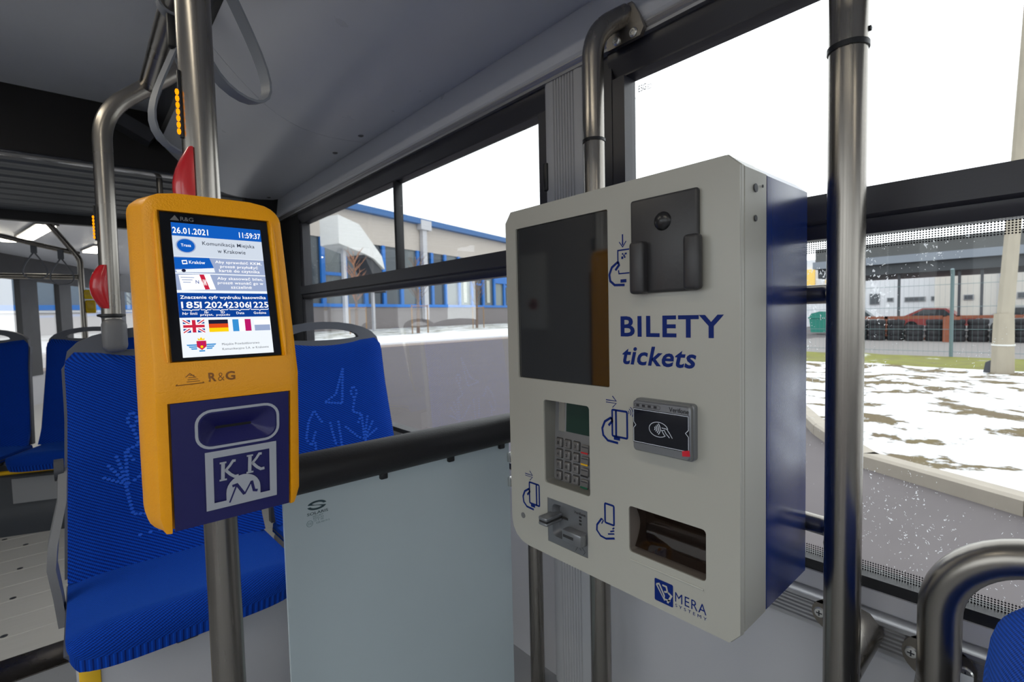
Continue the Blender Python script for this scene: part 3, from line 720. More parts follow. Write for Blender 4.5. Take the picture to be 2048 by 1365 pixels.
sp.stroke([(0.08, 0.288), (0.125, 0.285), (0.130, 0.308), (0.085, 0.311)], 0.008, e_txt, 3, True); T('Kraków', 0.15, 0.284, 0.32, 0.308, e_txt)
sp.disc(0.088, 0.362, 0.022, e_blk, 3, ry=0.012)
sp.poly([(0.03, 0.395), (0.36, 0.386), (0.41, 0.500), (0.05, 0.508)], e_txt, 2); sp.poly([(0.245, 0.389), (0.295, 0.388), (0.345, 0.500), (0.295, 0.502)], e_red, 3)
for k in range(3): sp.rect(0.05+0.01*k, 0.410+0.018*k, 0.19-0.02*k, 0.416+0.018*k, e_lav, 3)
T('N', 0.20, 0.432, 0.235, 0.458, e_dblue); T('KMK', 0.275, 0.425, 0.318, 0.47, e_txt, 4)
for i, s_ in enumerate(('Aby sprawdzić KKM,', 'proszę przyłożyć', 'kartę do czytnika')):
    w_ = (0.27, 0.22, 0.235)[i]; T(s_, 0.70-w_, 0.272+0.034*i, 0.70+w_, 0.302+0.034*i, e_txt)
for i, s_ in enumerate(('Aby skasować bilet,', 'proszę wsunąć go w', 'szczelinę')):
    w_ = (0.265, 0.265, 0.12)[i]; T(s_, 0.70-w_, 0.400+0.034*i, 0.70+w_, 0.430+0.034*i, e_txt)
sp.rect(0, 0.528, 1, 0.712, e_dblue, 1)
T('Znaczenie cyfr wydruku kasownika', 0.025, 0.548, 0.975, 0.580, e_txt, bold=0.03)
u = 0.03
for s_, wd in (('185', 0.19), ('12', 0.125), ('024', 0.185), ('2306', 0.245), ('1225', 0.225)):
    T(s_, u, 0.594, u+wd-0.004, 0.642, e_txt, bold=0.03)
    sp.stroke([(u+0.004, 0.646), (u+0.012, 0.655), (u+wd/2-0.012, 0.655), (u+wd/2, 0.664), (u+wd/2+0.012, 0.655), (u+wd-0.014, 0.655), (u+wd-0.006, 0.646)], 0.005, e_txt, 3)
    u += wd
for s_, uc, w_, v_ in (('Nr linii', 0.11, 0.075, 0.672), ('Nr', 0.285, 0.022, 0.664), ('przyst.', 0.285, 0.07, 0.686), ('ID', 0.46, 0.02, 0.664), ('pojazdu', 0.46, 0.075, 0.686), ('Data', 0.655, 0.045, 0.672), ('Godzina', 0.885, 0.075, 0.672)):
    T(s_, uc-w_, v_, uc+w_, v_+0.019, e_txt)
# flags
a, b, v0, v1 = 0.03, 0.25, 0.730, 0.822
sp.rect(a, v0, b, v1, e_dblue, 1)
sp.stroke([(a, v0), (b, v1)], 0.022, e_txt, 2); sp.stroke([(a, v1), (b, v0)], 0.022, e_txt, 2); sp.stroke([(a, v0), (b, v1)], 0.009, e_red, 3); sp.stroke([(a, v1), (b, v0)], 0.009, e_red, 3)
sp.rect((a+b)/2-0.035, v0, (a+b)/2+0.035, v1, e_txt, 4); sp.rect(a, (v0+v1)/2-0.018, b, (v0+v1)/2+0.018, e_txt, 4)
sp.rect((a+b)/2-0.019, v0, (a+b)/2+0.019, v1, e_red, 5); sp.rect(a, (v0+v1)/2-0.010, b, (v0+v1)/2+0.010, e_red, 5)
h_ = (v1-v0)/3
for k, mm in enumerate((e_blk, e_or, e_yel)): sp.rect(0.295, v0+h_*k, 0.505, v0+h_*(k+1), mm, 1)
for k, mm in enumerate((e_sky, e_txt, e_mag)): sp.rect(0.555+0.07*k, v0, 0.555+0.07*(k+1), v1, mm, 1)
sp.rect(0.805, v0+0.046, 0.99, v1, e_lav, 1); sp.rect(0.805, v0+0.008, 0.99, v0+0.046, e_txt, 1)
# winged city crest and operator name
cu_, cv_ = 0.20, 0.912
for sx in (-1, 1):
    for k in range(3): sp.poly([(cu_+sx*0.05, cv_-0.004+k*0.014), (cu_+sx*(0.155-0.02*k), cv_-0.004+k*0.014), (cu_+sx*(0.145-0.02*k), cv_+0.006+k*0.014), (cu_+sx*0.05, cv_+0.006+k*0.014)], e_sky, 1)
sp.poly([(cu_-0.05, cv_-0.028), (cu_+0.05, cv_-0.028), (cu_+0.05, cv_+0.014), (cu_, cv_+0.040), (cu_-0.05, cv_+0.014)], e_red, 2)
for k in (-1, 0, 1): sp.rect(cu_-0.008+k*0.026, cv_-0.024, cu_+0.008+k*0.026, cv_+0.006, e_mag, 3)
sp.disc(cu_, cv_+0.016, 0.014, e_yel, 4, ry=0.010); sp.stroke([(cu_-0.03, cv_+0.046), (cu_+0.03, cv_+0.046)], 0.010, e_sky, 2)
sp.poly([(cu_-0.035, cv_-0.032), (cu_-0.035, cv_-0.050), (cu_-0.018, cv_-0.040), (cu_, cv_-0.056), (cu_+0.018, cv_-0.040), (cu_+0.035, cv_-0.050), (cu_+0.035, cv_-0.032)], e_yel, 3)
T('Miejskie Przedsiębiorstwo', 0.415, 0.908, 0.84, 0.930, e_gry, bold=0.0); T('Komunikacyjne S.A. w Krakowie', 0.415, 0.944, 0.945, 0.966, e_gry, bold=0.0)
sp.build('screen_display', sc_o, label='lit passenger information display')
lp_ = Print(lambda u, v, d: scr3(u, v, d), [mid_grey])
lp_.poly([(0.085, 0.945), (0.165, 0.945), (0.13, 0.982)], mid_grey, 1); lp_.text('R&G', 0.175, 0.945, 0.29, 0.974, mid_grey, bold=0.01)
lp_.build('maker_mark', sc_o)
# printed logo on the yellow body
def vf3(u, v, d): return Vector((VX+u, vyf(v)-d, v))
yl = Print(vf3, [brown_ink])
yl.stroke([(-0.0685, 1.046), (-0.0515, 1.061), (-0.0355, 1.047)], 0.0012, brown_ink); yl.stroke([(-0.0685, 1.046), (-0.0355, 1.047)], 0.0012, brown_ink)
for k in range(4): yl.stroke([(-0.056+k*0.0012, 1.050+k*0.0028), (-0.0405-k*0.002, 1.050+k*0.0028)], 0.0009, brown_ink)
yl.text('R', -0.030, 1.0475, -0.0205, 1.0600, brown_ink, bold=0.03); yl.text('&', -0.0185, 1.0475, -0.0105, 1.0590, brown_ink, bold=-0.015); yl.text('G', -0.009, 1.0475, 0.0035, 1.0600, brown_ink, bold=0.03)
yl.build('maker_logo', va, label='brown triangle logo and lettering')
# navy lower panel with a funnel shaped ticket slot
PZ0, PZ1 = 0.8385, 1.0215
sl = rrect(-0.043, 0.9535, 0.055, 1.0005, 0.016)
zs = [0.8385, 0.88, 0.93]
pm = MB().plate([(-0.076, PZ0), (0.076, PZ0), (0.076, PZ1), (-0.076, PZ1)], [rrect(-0.043, 0.956, 0.056, 1.001, 0.015)], lambda u, v, d: Vector((VX+u, vyf(v)-0.0008+d, v)), 0.004)
np_ = pm.build('navy_panel', navy_pl, va, label='navy lower panel with ticket slot')
rim = [vf3(p[0], p[1], 0.0006) for p in rrect(-0.043, 0.956, 0.056, 1.001, 0.015)]
inn = [vf3(p[0], p[1], -0.0155) for p in rrect(-0.0215, 0.9755, 0.0265, 0.9795, 0.0015)]
inn2 = [vf3(p[0], p[1], -0.0170) for p in rrect(-0.0215, 0.9755, 0.0265, 0.9795, 0.0015)]
MB().rings([rim, inn], cap=False).build('slot_funnel', navy_pl, np_, sharp=20)
MB().rings([inn, inn2]).build('slot_mouth', M('slot_black', (4, 4, 6), 0.7), np_)
kp = Print(lambda u, v, d: vf3(u, v, d+0.0008), [silver_pr, navy_pl])
kp.stroke(rrect(-0.047, 0.9515, 0.060, 1.0055, 0.019, 6), 0.0038, silver_pr, 1, True)
f0, f1, g0, g1 = -0.038, 0.057, 0.858, 0.9455
kp.rect(f0, g1-0.010, f1, g1, silver_pr, 1); kp.rect(f0, g0, f1, g0+0.010, silver_pr, 1); kp.rect(f0, g0+0.010, f0+0.010, g1-0.010, silver_pr, 1); kp.rect(f1-0.010, g0+0.010, f1, g1-0.010, silver_pr, 1)
# arch door shape with the letter M, and two K letters with slab serifs
ac = 0.0105
kp.poly([(ac-0.023, g0+0.0095), (ac+0.023, g0+0.0095), (ac+0.023, g0+0.021)]+[(ac+0.023*math.cos(a), g0+0.021+0.024*math.sin(a)) for a in [PI*k/14 for k in range(1, 14)]]+[(ac-0.023, g0+0.021)], silver_pr, 1)
def letK(x, z, k=0.86):
    S = lambda pts, w: kp.stroke([(x+a*k, z+b*k) for a, b in pts], w*k, silver_pr, 2)
    S([(0, 0), (0.001, 0.030)], 0.0055); S([(-0.005, 0), (0.006, 0)], 0.003); S([(-0.004, 0.030), (0.006, 0.030)], 0.003)
    S([(0.003, 0.014), (0.011, 0.023), (0.016, 0.0305), (0.020, 0.030)], 0.0042); S([(0.004, 0.017), (0.012, 0.007), (0.018, 0.002), (0.024, 0.0025)], 0.0048)
letK(-0.0165, 0.9005); letK(0.0190, 0.9040)
mz = g0+0.0065
kp.stroke([(ac-0.019, mz-0.001), (ac-0.009, mz+0.0245)], 0.0022, navy_pl, 3); kp.stroke([(ac-0.015, mz+0.0235), (ac-0.009, mz+0.0245), (ac+0.001, mz+0.007)], 0.0040, navy_pl, 3)
kp.stroke([(ac+0.001, mz+0.007), (ac+0.011, mz+0.0255)], 0.0022, navy_pl, 3); kp.stroke([(ac+0.011, mz+0.0255), (ac+0.014, mz+0.010), (ac+0.019, mz+0.0085)], 0.0040, navy_pl, 3)
kp.build('panel_print', np_, label='silver square emblem with letters K K M')
# ================================================================== TICKET MACHINE
MX = 0.690
tm = thing('ticket_machine', (0.83, 0.547, 0.645), 'white and dark blue wall ticket machine with card reader and keypad', 'ticket machine')
def m3(u, v, d): return Vector((MX+d, -u, v))          # u = -y, d into the machine
outline = [(-0.795, 1.325), (-0.780, 1.343), (-0.322, 1.3535), (-0.303, 1.335), (-0.302, 0.664), (-0.318, 0.6455), (-0.742, 0.6455), (-0.764, 0.649), (-0.781, 0.659), (-0.791, 0.674), (-0.795, 0.692)]
outline = [(-0.795, 1.325), (-0.778, 1.346), (-0.322, 1.3475), (-0.303, 1.330), (-0.302, 0.664), (-0.318, 0.6455)]+outline[6:]
h_scr = rrect(-0.764, 1.001, -0.528, 1.309, 0.003, 2)
h_pin = rrect(-0.692, 0.794, -0.575, 0.962, 0.006, 3)
h_bin = rrect(-0.491, 0.722, -0.353, 0.802, 0.006, 3)
h_slot = rrect(-0.6865, 0.675, -0.5825, 0.7645, 0.001, 2)
MB().plate(outline, [h_scr, h_pin, h_bin, h_slot], m3, 0.004).build('front_panel', white_paint, tm, label='white enamelled front panel')
def inset(poly, k, c=(-0.55, 0.995)):
    return [(c[0]+(p[0]-c[0])*(1-k), c[1]+(p[1]-c[1])*(1-k)) for p in poly]
o2 = inset(outline, -0.004); o3 = inset(outline, 0.004); o4 = inset(outline, -0.002)
mb = MB()
mb.rings([[m3(p[0], p[1], d) for p in po] for po, d in ((outline, 0.004), (o2, 0.0055), (o2, 0.010), (o3, 0.0105), (o3, 0.014), (o4, 0.0155), (o4, 0.088))], cap=False)
mb.build('white_casing', white_paint, tm)
ob_ = inset(outline, 0.006); ob2 = inset(outline, 0.0)
mb = MB(); mb.rings([[m3(p[0], p[1], d) for p in po] for po, d in ((ob_, 0.085), (ob_, 0.0915), (ob2, 0.0925), (ob2, 0.262), (inset(outline, 0.02), 0.272))])
mb.build('blue_casing', blue_enamel, tm, label='glossy dark blue rear casing')
for y, z, r in ((0.737, 1.305, 0.0062), (0.737, 1.262, 0.0045), (0.761, 1.311, 0.0022)):
    MB().lathe([(r, 0.0), (r, 0.0010), (r*0.7, 0.0011)], (y, 0.3012, z), (0, -1, 0), 20).build('side_hole', dark_grey, tm)
MB().lathe([(0.006, 0), (0.006, 0.001), (0.0045, 0.0012)], (MX, 0.759, 0.706), (-1, 0, 0), 20).build('lock_hole', mid_grey, tm)
# display
dsp = MB().plate(inset(h_scr, -0.02, (-0.646, 1.155)), [], lambda u, v, d: m3(u, v, 0.0045+d), 0.01).build('display_glass', M('dark_display_glass', (20, 22, 26), 0.04, coat=1.0, spec=1.0), tm, label='dark reflective display')
# code reader holder
hd = MB().rbox((MX-0.010, 0.3595, 1.1615), (MX+0.001, 0.4755, 1.311), 0.0045, 3).build('code_reader', M('black_ribbed_plastic', (50, 49, 51), 0.38, bump=(120, 0.12)), tm, label='black code reader pocket')
MB().rbox((MX-0.026, 0.4425, 1.160), (MX-0.004, 0.4685, 1.243), 0.006, 3).build('side_guide', MATS['black_ribbed_plastic'], hd)
MB().rbox((MX-0.022, 0.3525, 1.162), (MX-0.004, 0.3775, 1.243), 0.006, 3).build('side_guide', MATS['black_ribbed_plastic'], hd)
MB().lathe([(0.0145, 0.0), (0.0143, 0.0006), (0.0125, 0.0035), (0.0085, 0.0062), (0.004, 0.0075), (0.0006, 0.0079)], (MX-0.010, 0.416, 1.270), (-1, 0, 0), 28).build('lens_dome', M('black_gloss', (30, 30, 32), 0.30), hd)
# pin pad in its recess
pp = MB().rings([[m3(p[0], p[1], d) for p in po] for po, d in ((h_pin, 0.0035), (inset(h_pin, 0.03, (-0.6335, 0.878)), 0.040))], cap=False).build('pin_recess', M('recess_grey', (120, 119, 114), 0.45, bump=(200, .05)), tm, label='grey keypad recess')
def t3(u, v, d):      # tilted, turned keypad face deep in the recess
    return Vector((MX+0.030+(v-0.878)*0.05-d, -u, v))
MB().plate([(-0.699, 0.79), (-0.570, 0.79), (-0.570, 0.97), (-0.699, 0.97)], [], lambda u, v, d: t3(u, v, -d), 0.006).build('keypad_plate', M('silver_keypad', (142, 142, 144), 0.36, 0.5, bump=(200, .05)), pp)
lcd = MB().plate([(-0.660, 0.897), (-0.567, 0.897), (-0.567, 0.968), (-0.660, 0.968)], [], lambda u, v, d: t3(u, v, 0.0005-d), 0.0006)
lcd.build('keypad_display', M('green_lcd', (44, 64, 58), 0.14), pp)
MB().plate([(-0.679, 0.896), (-0.663, 0.896), (-0.663, 0.97), (-0.679, 0.97)], [], lambda u, v, d: t3(u, v, 0.002-d), 0.002).build('keypad_bezel', zinc, pp)
keym = M('grey_key', (124, 122, 122), 0.35, 0.4); digit_m = M('key_digit', (40, 40, 44), 0.5)
kd = M('key_shadow_gap', (40, 40, 42), 0.6)
lab = ['1', '2', '3', '4', '5', '6', '7', '8', '9', '*', '0', '#']
for r in range(4):
    for c in range(3):
        u = -0.6760+c*0.0225; v = 0.873-r*0.0222
        mb = MB(); mb.mat(1); mb.rings([[t3(p[0], p[1], 0.0006) for p in rrect(u-0.0090, v-0.0094, u+0.0090, v+0.0094, 0.002, 2)], [t3(p[0], p[1], 0.0009) for p in rrect(u-0.0085, v-0.009, u+0.0085, v+0.009, 0.002, 2)]])
        mb.mat(0); mb.rings([[t3(p[0], p[1], d) for p in rrect(u-w, v-h, u+w, v+h, 0.002, 3)] for w, h, d in ((0.0076, 0.0080, 0.0008), (0.0073, 0.0078, 0.0045), (0.0058, 0.0064, 0.0060), (0.002, 0.002, 0.0056))])
        k_ = mb.build('key', [keym, kd], pp)
        pk = Print(t3, [digit_m], base=0.0062); pk.text(lab[r*3+c], u-0.0020, v-0.0034, u+0.0020, v+0.0034, digit_m, bold=0.02); 
        for vi in range(len(pk.mb.v)): pass
        pko = finish('key_digit', pk.mb.v, pk.mb.f, [digit_m], None, pp, smooth=False)
for r, cm in enumerate(((190, 40, 46), (226, 176, 20), (30, 30, 34), (20, 90, 66))):
    v = 0.871-r*0.0222; u = -0.6080
    mb = MB(); mb.rings([[t3(p[0], p[1], d) for p in rrect(u-w, v-h, u+w, v+h, 0.0015, 2)] for w, h, d in ((0.0085, 0.0082, 0.0006), (0.0085, 0.0080, 0.0042), (0.0078, 0.0072, 0.0050))])
    fk = mb.build('function_key', keym, pp)
    MB().plate([(u-0.0085, v-0.0082), (u+0.0085, v-0.0082), (u+0.0085, v-0.0052), (u-0.0085, v-0.0052)], [], lambda a, b, d: t3(a, b, 0.0058-d), 0.001).build('colour_bar', M('key_bar_%d' % r, cm, 0.4), pp)
    MB().plate([(u-0.0075, v+0.0035), (u+0.0085, v+0.0035), (u+0.0085, v+0.0050), (u-0.0075, v+0.0050)], [], lambda a, b, d: t3(a, b, 0.0054-d), 0.0005).build('key_mark', digit_m, pp)
# card slot module
slm = M('silver_module', (136, 138, 142), 0.34, 0.7, bump=(200, .05))
cs_ = MB().plate([(-0.6865, 0.675), (-0.5825, 0.675), (-0.5825, 0.7645), (-0.6865, 0.7645)], [rrect(-0.674, 0.690, -0.632, 0.756, 0.010, 4)], lambda u, v, d: m3(u, v, 0.001+d), 0.003).build('card_slot', slm, tm, label='silver card reader with entry nose')
MB().rings([[m3(p[0], p[1], d) for p in po] for po, d in ((rrect(-0.674, 0.690, -0.632, 0.756, 0.010, 4), 0.001), (rrect(-0.668, 0.697, -0.642, 0.750, 0.009, 4), 0.016))], cap=False).build('curved_recess', slm, cs_)
MB().plate(rrect(-0.668, 0.697, -0.642, 0.750, 0.009, 4), [], lambda u, v, d: m3(u, v, 0.016+d), 0.002).build('recess_floor', slm, cs_)
MB().rbox((MX-0.030, 0.660, 0.7185), (MX+0.016, 0.6835, 0.7255), 0.003).rbox((MX-0.030, 0.660, 0.7280), (MX+0.016, 0.6835, 0.7360), 0.003).build('card_nose', slm, cs_)
MB().box((MX-0.0285, 0.661, 0.7253), (MX+0.016, 0.682, 0.7284)).build('card_gap', kd, cs_)
MB().box((MX+0.012, 0.630, 0.7255), (MX+0.0152, 0.662, 0.7280)).build('slot_line', kd, cs_)
MB().rbox((MX-0.018, 0.5845, 0.699), (MX+0.002, 0.632, 0.722), 0.0025).build('slot_block', slm, cs_)
MB().box((MX-0.0186, 0.603, 0.7085), (MX-0.017, 0.628, 0.7135)).build('slot_mouth', kd, cs_)
for k in range(3): MB().box((MX+0.0004, 0.598, 0.7330+k*0.0065), (MX+0.0012, 0.6035, 0.7365+k*0.0065)).build('status_light', kd, cs_)
pm_ = Print(lambda u, v, d: m3(u, v, 0.001-d), [digit_m]); pm_.text('Verifone', -0.616, 0.7520, -0.588, 0.7575, digit_m, bold=0.01)
pm_.build('module_lettering', cs_); pm_ = Print(lambda u, v, d: m3(u, v, 0.001-d), [digit_m])
pm_.stroke([(-0.614, 0.679), (-0.606, 0.692), (-0.600, 0.684)], 0.0008, digit_m); pm_.stroke([(-0.600, 0.694), (-0.590, 0.684), (-0.594, 0.678)], 0.0008, digit_m)
pm_.build('module_symbol', cs_)
# contactless reader
def crr(a, b, c, d, r=0.006): return rrect(-0.4645+a, 0.9085+b, -0.3645-c, 0.9915-d, r, 4)
cr = MB().rings([[m3(p[0], p[1], d) for p in po] for po, d in ((crr(-0.004, -0.004, 0.001, 0), 0.0), (crr(-0.004, -0.004, 0.001, 0), -0.010), (crr(-0.003, -0.003, 0.002, 0.001), -0.0115), (crr(0, -0.001, 0.001, 0.001), -0.013), (crr(0, 0, 0, 0.001), -0.022), (crr(0.002, 0.002, 0.002, 0.003, 0.005), -0.0245))]).build('contactless_reader', slm, tm, label='silver contactless card reader with black pad')
def c3(u, v, d): return m3(u+0.0115, v+0.0055, -0.0246-d)
pad_m = M('black_pad', (14, 17, 26), 0.10, coat=0.3); wp_m = M('pale_print', (190, 196, 206), 0.4); rd_m = M('red_sticker', (196, 14, 40), 0.5)
cp = Print(c3, [pad_m, wp_m, digit_m, rd_m, zinc])
cp.rect(-0.4745, 0.9165, -0.3770, 0.9720, pad_m, 0)
cp.stroke([(-0.4732, 0.918), (-0.4732, 0.940), (-0.4690, 0.945), (-0.4732, 0.950), (-0.4732, 0.9706), (-0.3783, 0.9706), (-0.3783, 0.950), (-0.3830, 0.945), (-0.3783, 0.940), (-0.3783, 0.918)], 0.0010, wp_m, 1, True)
cp.stroke(ell(-0.428, 0.9435, 0.0165, 0.0115, 0.2, 2*PI-0.75, 30), 0.0010, wp_m, 1)
for k in range(4):
    r = 0.0035+k*0.0030
    cp.stroke([(-0.4375+r*math.cos(a), 0.9445+r*math.sin(a)) for a in [-0.75+1.5*i/8 for i in range(9)]], 0.0014, wp_m, 1)
cp.stroke([(-0.4225, 0.9470), (-0.4140, 0.9465), (-0.4090, 0.9405), (-0.4045, 0.9335)], 0.0011, wp_m, 1); cp.stroke([(-0.4235, 0.9425), (-0.4180, 0.9440), (-0.4150, 0.9390), (-0.4090, 0.9335)], 0.0011, wp_m, 1); cp.stroke([(-0.4230, 0.9440), (-0.4190, 0.9375), (-0.4165, 0.9350)], 0.0011, wp_m, 1)
for k in range(4): cp.rect(-0.4680+k*0.0105, 0.9755, -0.4625+k*0.0105, 0.9793, digit_m, 1)
cp.stroke(rrect(-0.4715, 0.9745, -0.4250, 0.9803, 0.0028, 4), 0.0005, digit_m, 1, True)
cp.text('Verifone', -0.4100, 0.9738, -0.3775, 0.9810, digit_m, bold=0.015)
cp.poly([(-0.3880, 0.9095), (-0.3755, 0.9115), (-0.3765, 0.9205), (-0.3885, 0.9175)], rd_m, 4)
cp.build('reader_print', cr, label='black pad with white wave and hand mark')
# ticket tray
tr = MB().rings([[m3(p[0], p[1], d) for p in po] for po, d in ((h_bin, 0.003), (inset(h_bin, 0.02, (-0.422, 0.762)), 0.05))], cap=False).build('ticket_tray', M('tray_dark', (110, 102, 96), 0.35), tm, label='recessed ticket tray behind a smoky flap')
MB().plate(inset(h_bin, -0.06, (-0.422, 0.762)), [], lambda u, v, d: m3(u, v, 0.05+d), 0.002).build('tray_back', M('tray_steel', (104, 94, 88), 0.3, 0.8, var=0.05), tr)
fl_ = []
for i in range(9):
    t = i/8; v = 0.727+(0.800-0.727)*t; d = 0.014+0.016*math.sin(PI*t)
    fl_.append([m3(-0.4885, v, d), m3(-0.3555, v, d), m3(-0.3555, v, d+0.002), m3(-0.4885, v, d+0.002)])
MB().rings(fl_).build('smoky_flap', glass_mat('smoky_acrylic', (0.62, 0.57, 0.54), 1.2), tr)
MB().tube([m3(-0.488, 0.7085, 0), m3(-0.357, 0.7085, 0)], 0.0018, 8).build('tray_lip', white_paint, tr)
# printing: titles, pictograms, maker mark
mp3 = lambda: Print(lambda u, v, d: m3(u, v, -d), [navy_ink, white_paint])
pm2 = mp3()
pm2.text('BILETY', -0.503, 1.091, -0.325, 1.125, navy_ink, bold=0.022, space=1.10)
pm2.build('title_lettering', tm, label='navy lettering'); pm2 = mp3()
pm2.text('tickets', -0.500, 1.044, -0.367, 1.0755, navy_ink, bold=0.022, shear=0.22, space=1.06)
pm2.build('subtitle_lettering', tm, label='navy slanted lettering'); pm2 = mp3()
def hand(u, v, k=1.0, w=0.0042):
    S = lambda pts, ww=w: pm2.stroke([(u+a*k, v+b*k) for a, b in pts], ww, navy_ink, 1)
    S([(0.022, 0.012), (0.008, 0.003), (0.002, -0.010), (0.004, -0.022), (0.014, -0.030), (0.036, -0.031)])
    S([(0.022, 0.012), (0.024, 0.006), (0.016, -0.003)]); S([(0.027, -0.0235), (0.040, -0.0235)], w*1.3)
def cardpic(u, v, a, b, stripe, w=0.0036):
    pm2.stroke(rrect(u, v, u+a, v+b, 0.002, 2), w, navy_ink, 1, True)
    if stripe is not None: pm2.stroke([(u+stripe, v), (u+stripe, v+b)], w*1.1, navy_ink, 1)
def arrow_r(u, v, L=0.022):
    pm2.stroke([(u, v+0.002), (u+L, v+0.002), (u+L-0.008, v+0.010)], 0.0018, navy_ink, 1); pm2.stroke([(u, v-0.002), (u+L, v-0.002), (u+L-0.008, v-0.010)], 0.0014, navy_ink, 1)
pm2.stroke([(-0.497, 1.262), (-0.497, 1.244)], 0.0026, navy_ink, 1); pm2.stroke([(-0.504, 1.250), (-0.497, 1.241), (-0.490, 1.250)], 0.0016, navy_ink, 1)
pm2.stroke([(-0.507, 1.214), (-0.507, 1.236), (-0.484, 1.236)], 0.0024, navy_ink, 1); pm2.stroke([(-0.506, 1.203), (-0.505, 1.197), (-0.484, 1.197)], 0.0022, navy_ink, 1); hand(-0.527, 1.206, 0.92)
for a, b, c, d in ((0, 0, 3, 3), (4, 1, 6, 3), (1, 5, 3, 7), (5, 5, 8, 7), (3, 3, 5, 5)): pm2.rect(-0.500+a*0.0014, 1.221+b*0.0014, -0.500+c*0.0014, 1.221+d*0.0014, navy_ink, 1)
pm2.build('pictogram', tm); pm2 = mp3()
arrow_r(-0.536, 0.977); cardpic(-0.523, 0.917, 0.031, 0.046, 0.008); hand(-0.547, 0.937, 1.0)
for k in range(3):
    r = 0.004+0.004*k; pm2.stroke([(-0.492+r*math.cos(a), 0.962+r*math.sin(a)) for a in [-0.5+1.5*i/6 for i in range(7)]], 0.0013, navy_ink, 1)
pm2.build('pictogram', tm); pm2 = mp3()
arrow_r(-0.750, 0.797); cardpic(-0.738, 0.739, 0.029, 0.044, 0.021); hand(-0.760, 0.757, 0.95)
pm2.build('pictogram', tm); pm2 = mp3()
cardpic(-0.5415, 0.757, 0.0195, 0.035, None)
pm2.stroke([(-0.549, 0.762), (-0.560, 0.747), (-0.5605, 0.737), (-0.552, 0.729), (-0.540, 0.7275), (-0.521, 0.734)], 0.0036, navy_ink, 1); pm2.stroke([(-0.549, 0.762), (-0.5455, 0.759), (-0.5495, 0.752)], 0.0022, navy_ink, 1)
for k, L in enumerate((0.014, 0.009, 0.004)): pm2.stroke([(-0.5215-0.0*k, 0.742+k*0.0055), (-0.5215-L, 0.7375+k*0.006)], 0.0026, navy_ink, 1)
pm2.build('pictogram', tm); pm2 = mp3()
pm2.poly(rrect(-0.4415, 0.658, -0.408, 0.695, 0.002, 2), navy_ink, 1)
wl_ = lambda pts, w=0.003: pm2.stroke(pts, w, white_paint, 2)
wl_([(-0.438, 0.6855), (-0.433, 0.688), (-0.424, 0.672), (-0.424, 0.665), (-0.438, 0.6855)], 0.0028); wl_([(-0.427, 0.688), (-0.420, 0.688), (-0.418, 0.680), (-0.424, 0.678)], 0.0028); wl_([(-0.418, 0.680), (-0.411, 0.676), (-0.418, 0.662)], 0.0032); wl_([(-0.423, 0.666), (-0.413, 0.667)], 0.0026)
pm2.build('maker_emblem', tm, label='navy square emblem'); pm2 = mp3()
pm2.text('MERA', -0.4045, 0.6705, -0.3525, 0.6860, navy_ink, bold=0.0, space=1.12); pm2.text('S Y S T E M Y', -0.4045, 0.6620, -0.3520, 0.6670, navy_ink)
pm2.build('maker_lettering', tm)

# ================================================================== SEATS
def seat_hw(v):  # half width of the back pad over its height
    return 0.258-0.022*min(1, v*1.4)
def back_pt(u, v, off=0.0):
    hw = seat_hw(v)
    if v > 0.94: hw *= 1-0.10*((v-0.94)/0.06)**2
    z = 0.405+0.645*v-0.012*(1-u*u)*max(0, (v-0.8)/0.2)
    yc = 0.0+0.115*v+0.03*(1-min(1, v/0.25))**2*-1.2
    edge = max(abs(u)**6, max(0, (v-0.90)/0.10)**3)
    y = yc-0.030*(1-edge)+0.022*(1-u*u)-off
    return Vector((u*hw, y, z))
def cush_pt(u, v, off=0.0):
    """v from 0 at the rear to 1 under the front lip"""
    hw = 0.258
    L = 0.50*v
    if L < 0.40: y, z, ny, nz = -L+0.02, 0.418+0.016*(L/0.40), 0, 1
    else:
        a = (L-0.40)/0.10*1.75; y = -0.38-0.058*math.sin(a); z = 0.434-0.058*(1-math.cos(a)); ny, nz = -math.sin(a), math.cos(a)
    e = abs(u)**6
    if v > 0.8: hw *= 1-0.08*((v-0.8)/0.2)**2
    dip = -0.022*(1-u*u)*math.sin(PI*min(1, v/0.85)) - 0.024*e
    return Vector((u*hw, y+ny*(dip+off), z+nz*(dip+off)+0.0))
def grid(fn, nu, nv, thick, dirv):
    vs = []; uvs = []; fs = []
    for j in range(nv+1):
        for i in range(nu+1):
            u = -1+2*i/nu; v = j/nv
            u = math.copysign(abs(u)**0.8, u)
            vs.append(fn(u, v)); uvs.append((u*0.26, v*0.6))
    W = nu+1
    for j in range(nv):
        for i in range(nu): fs.append((j*W+i, j*W+i+1, (j+1)*W+i+1, (j+1)*W+i))
    border = [i for i in range(W)]+[j*W+nu for j in range(1, nv+1)]+[nv*W+i for i in range(nu-1, -1, -1)]+[j*W for j in range(nv-1, 0, -1)]
    o = len(vs)
    for b in border: vs.append(vs[b]+Vector(dirv)*thick); uvs.append(uvs[b])
    n = len(border)
    for k in range(n): fs.append((border[(k+1) % n], border[k], o+k, o+(k+1) % n))
    fs.append(tuple(range(o, o+n)))
    return vs, fs, uvs
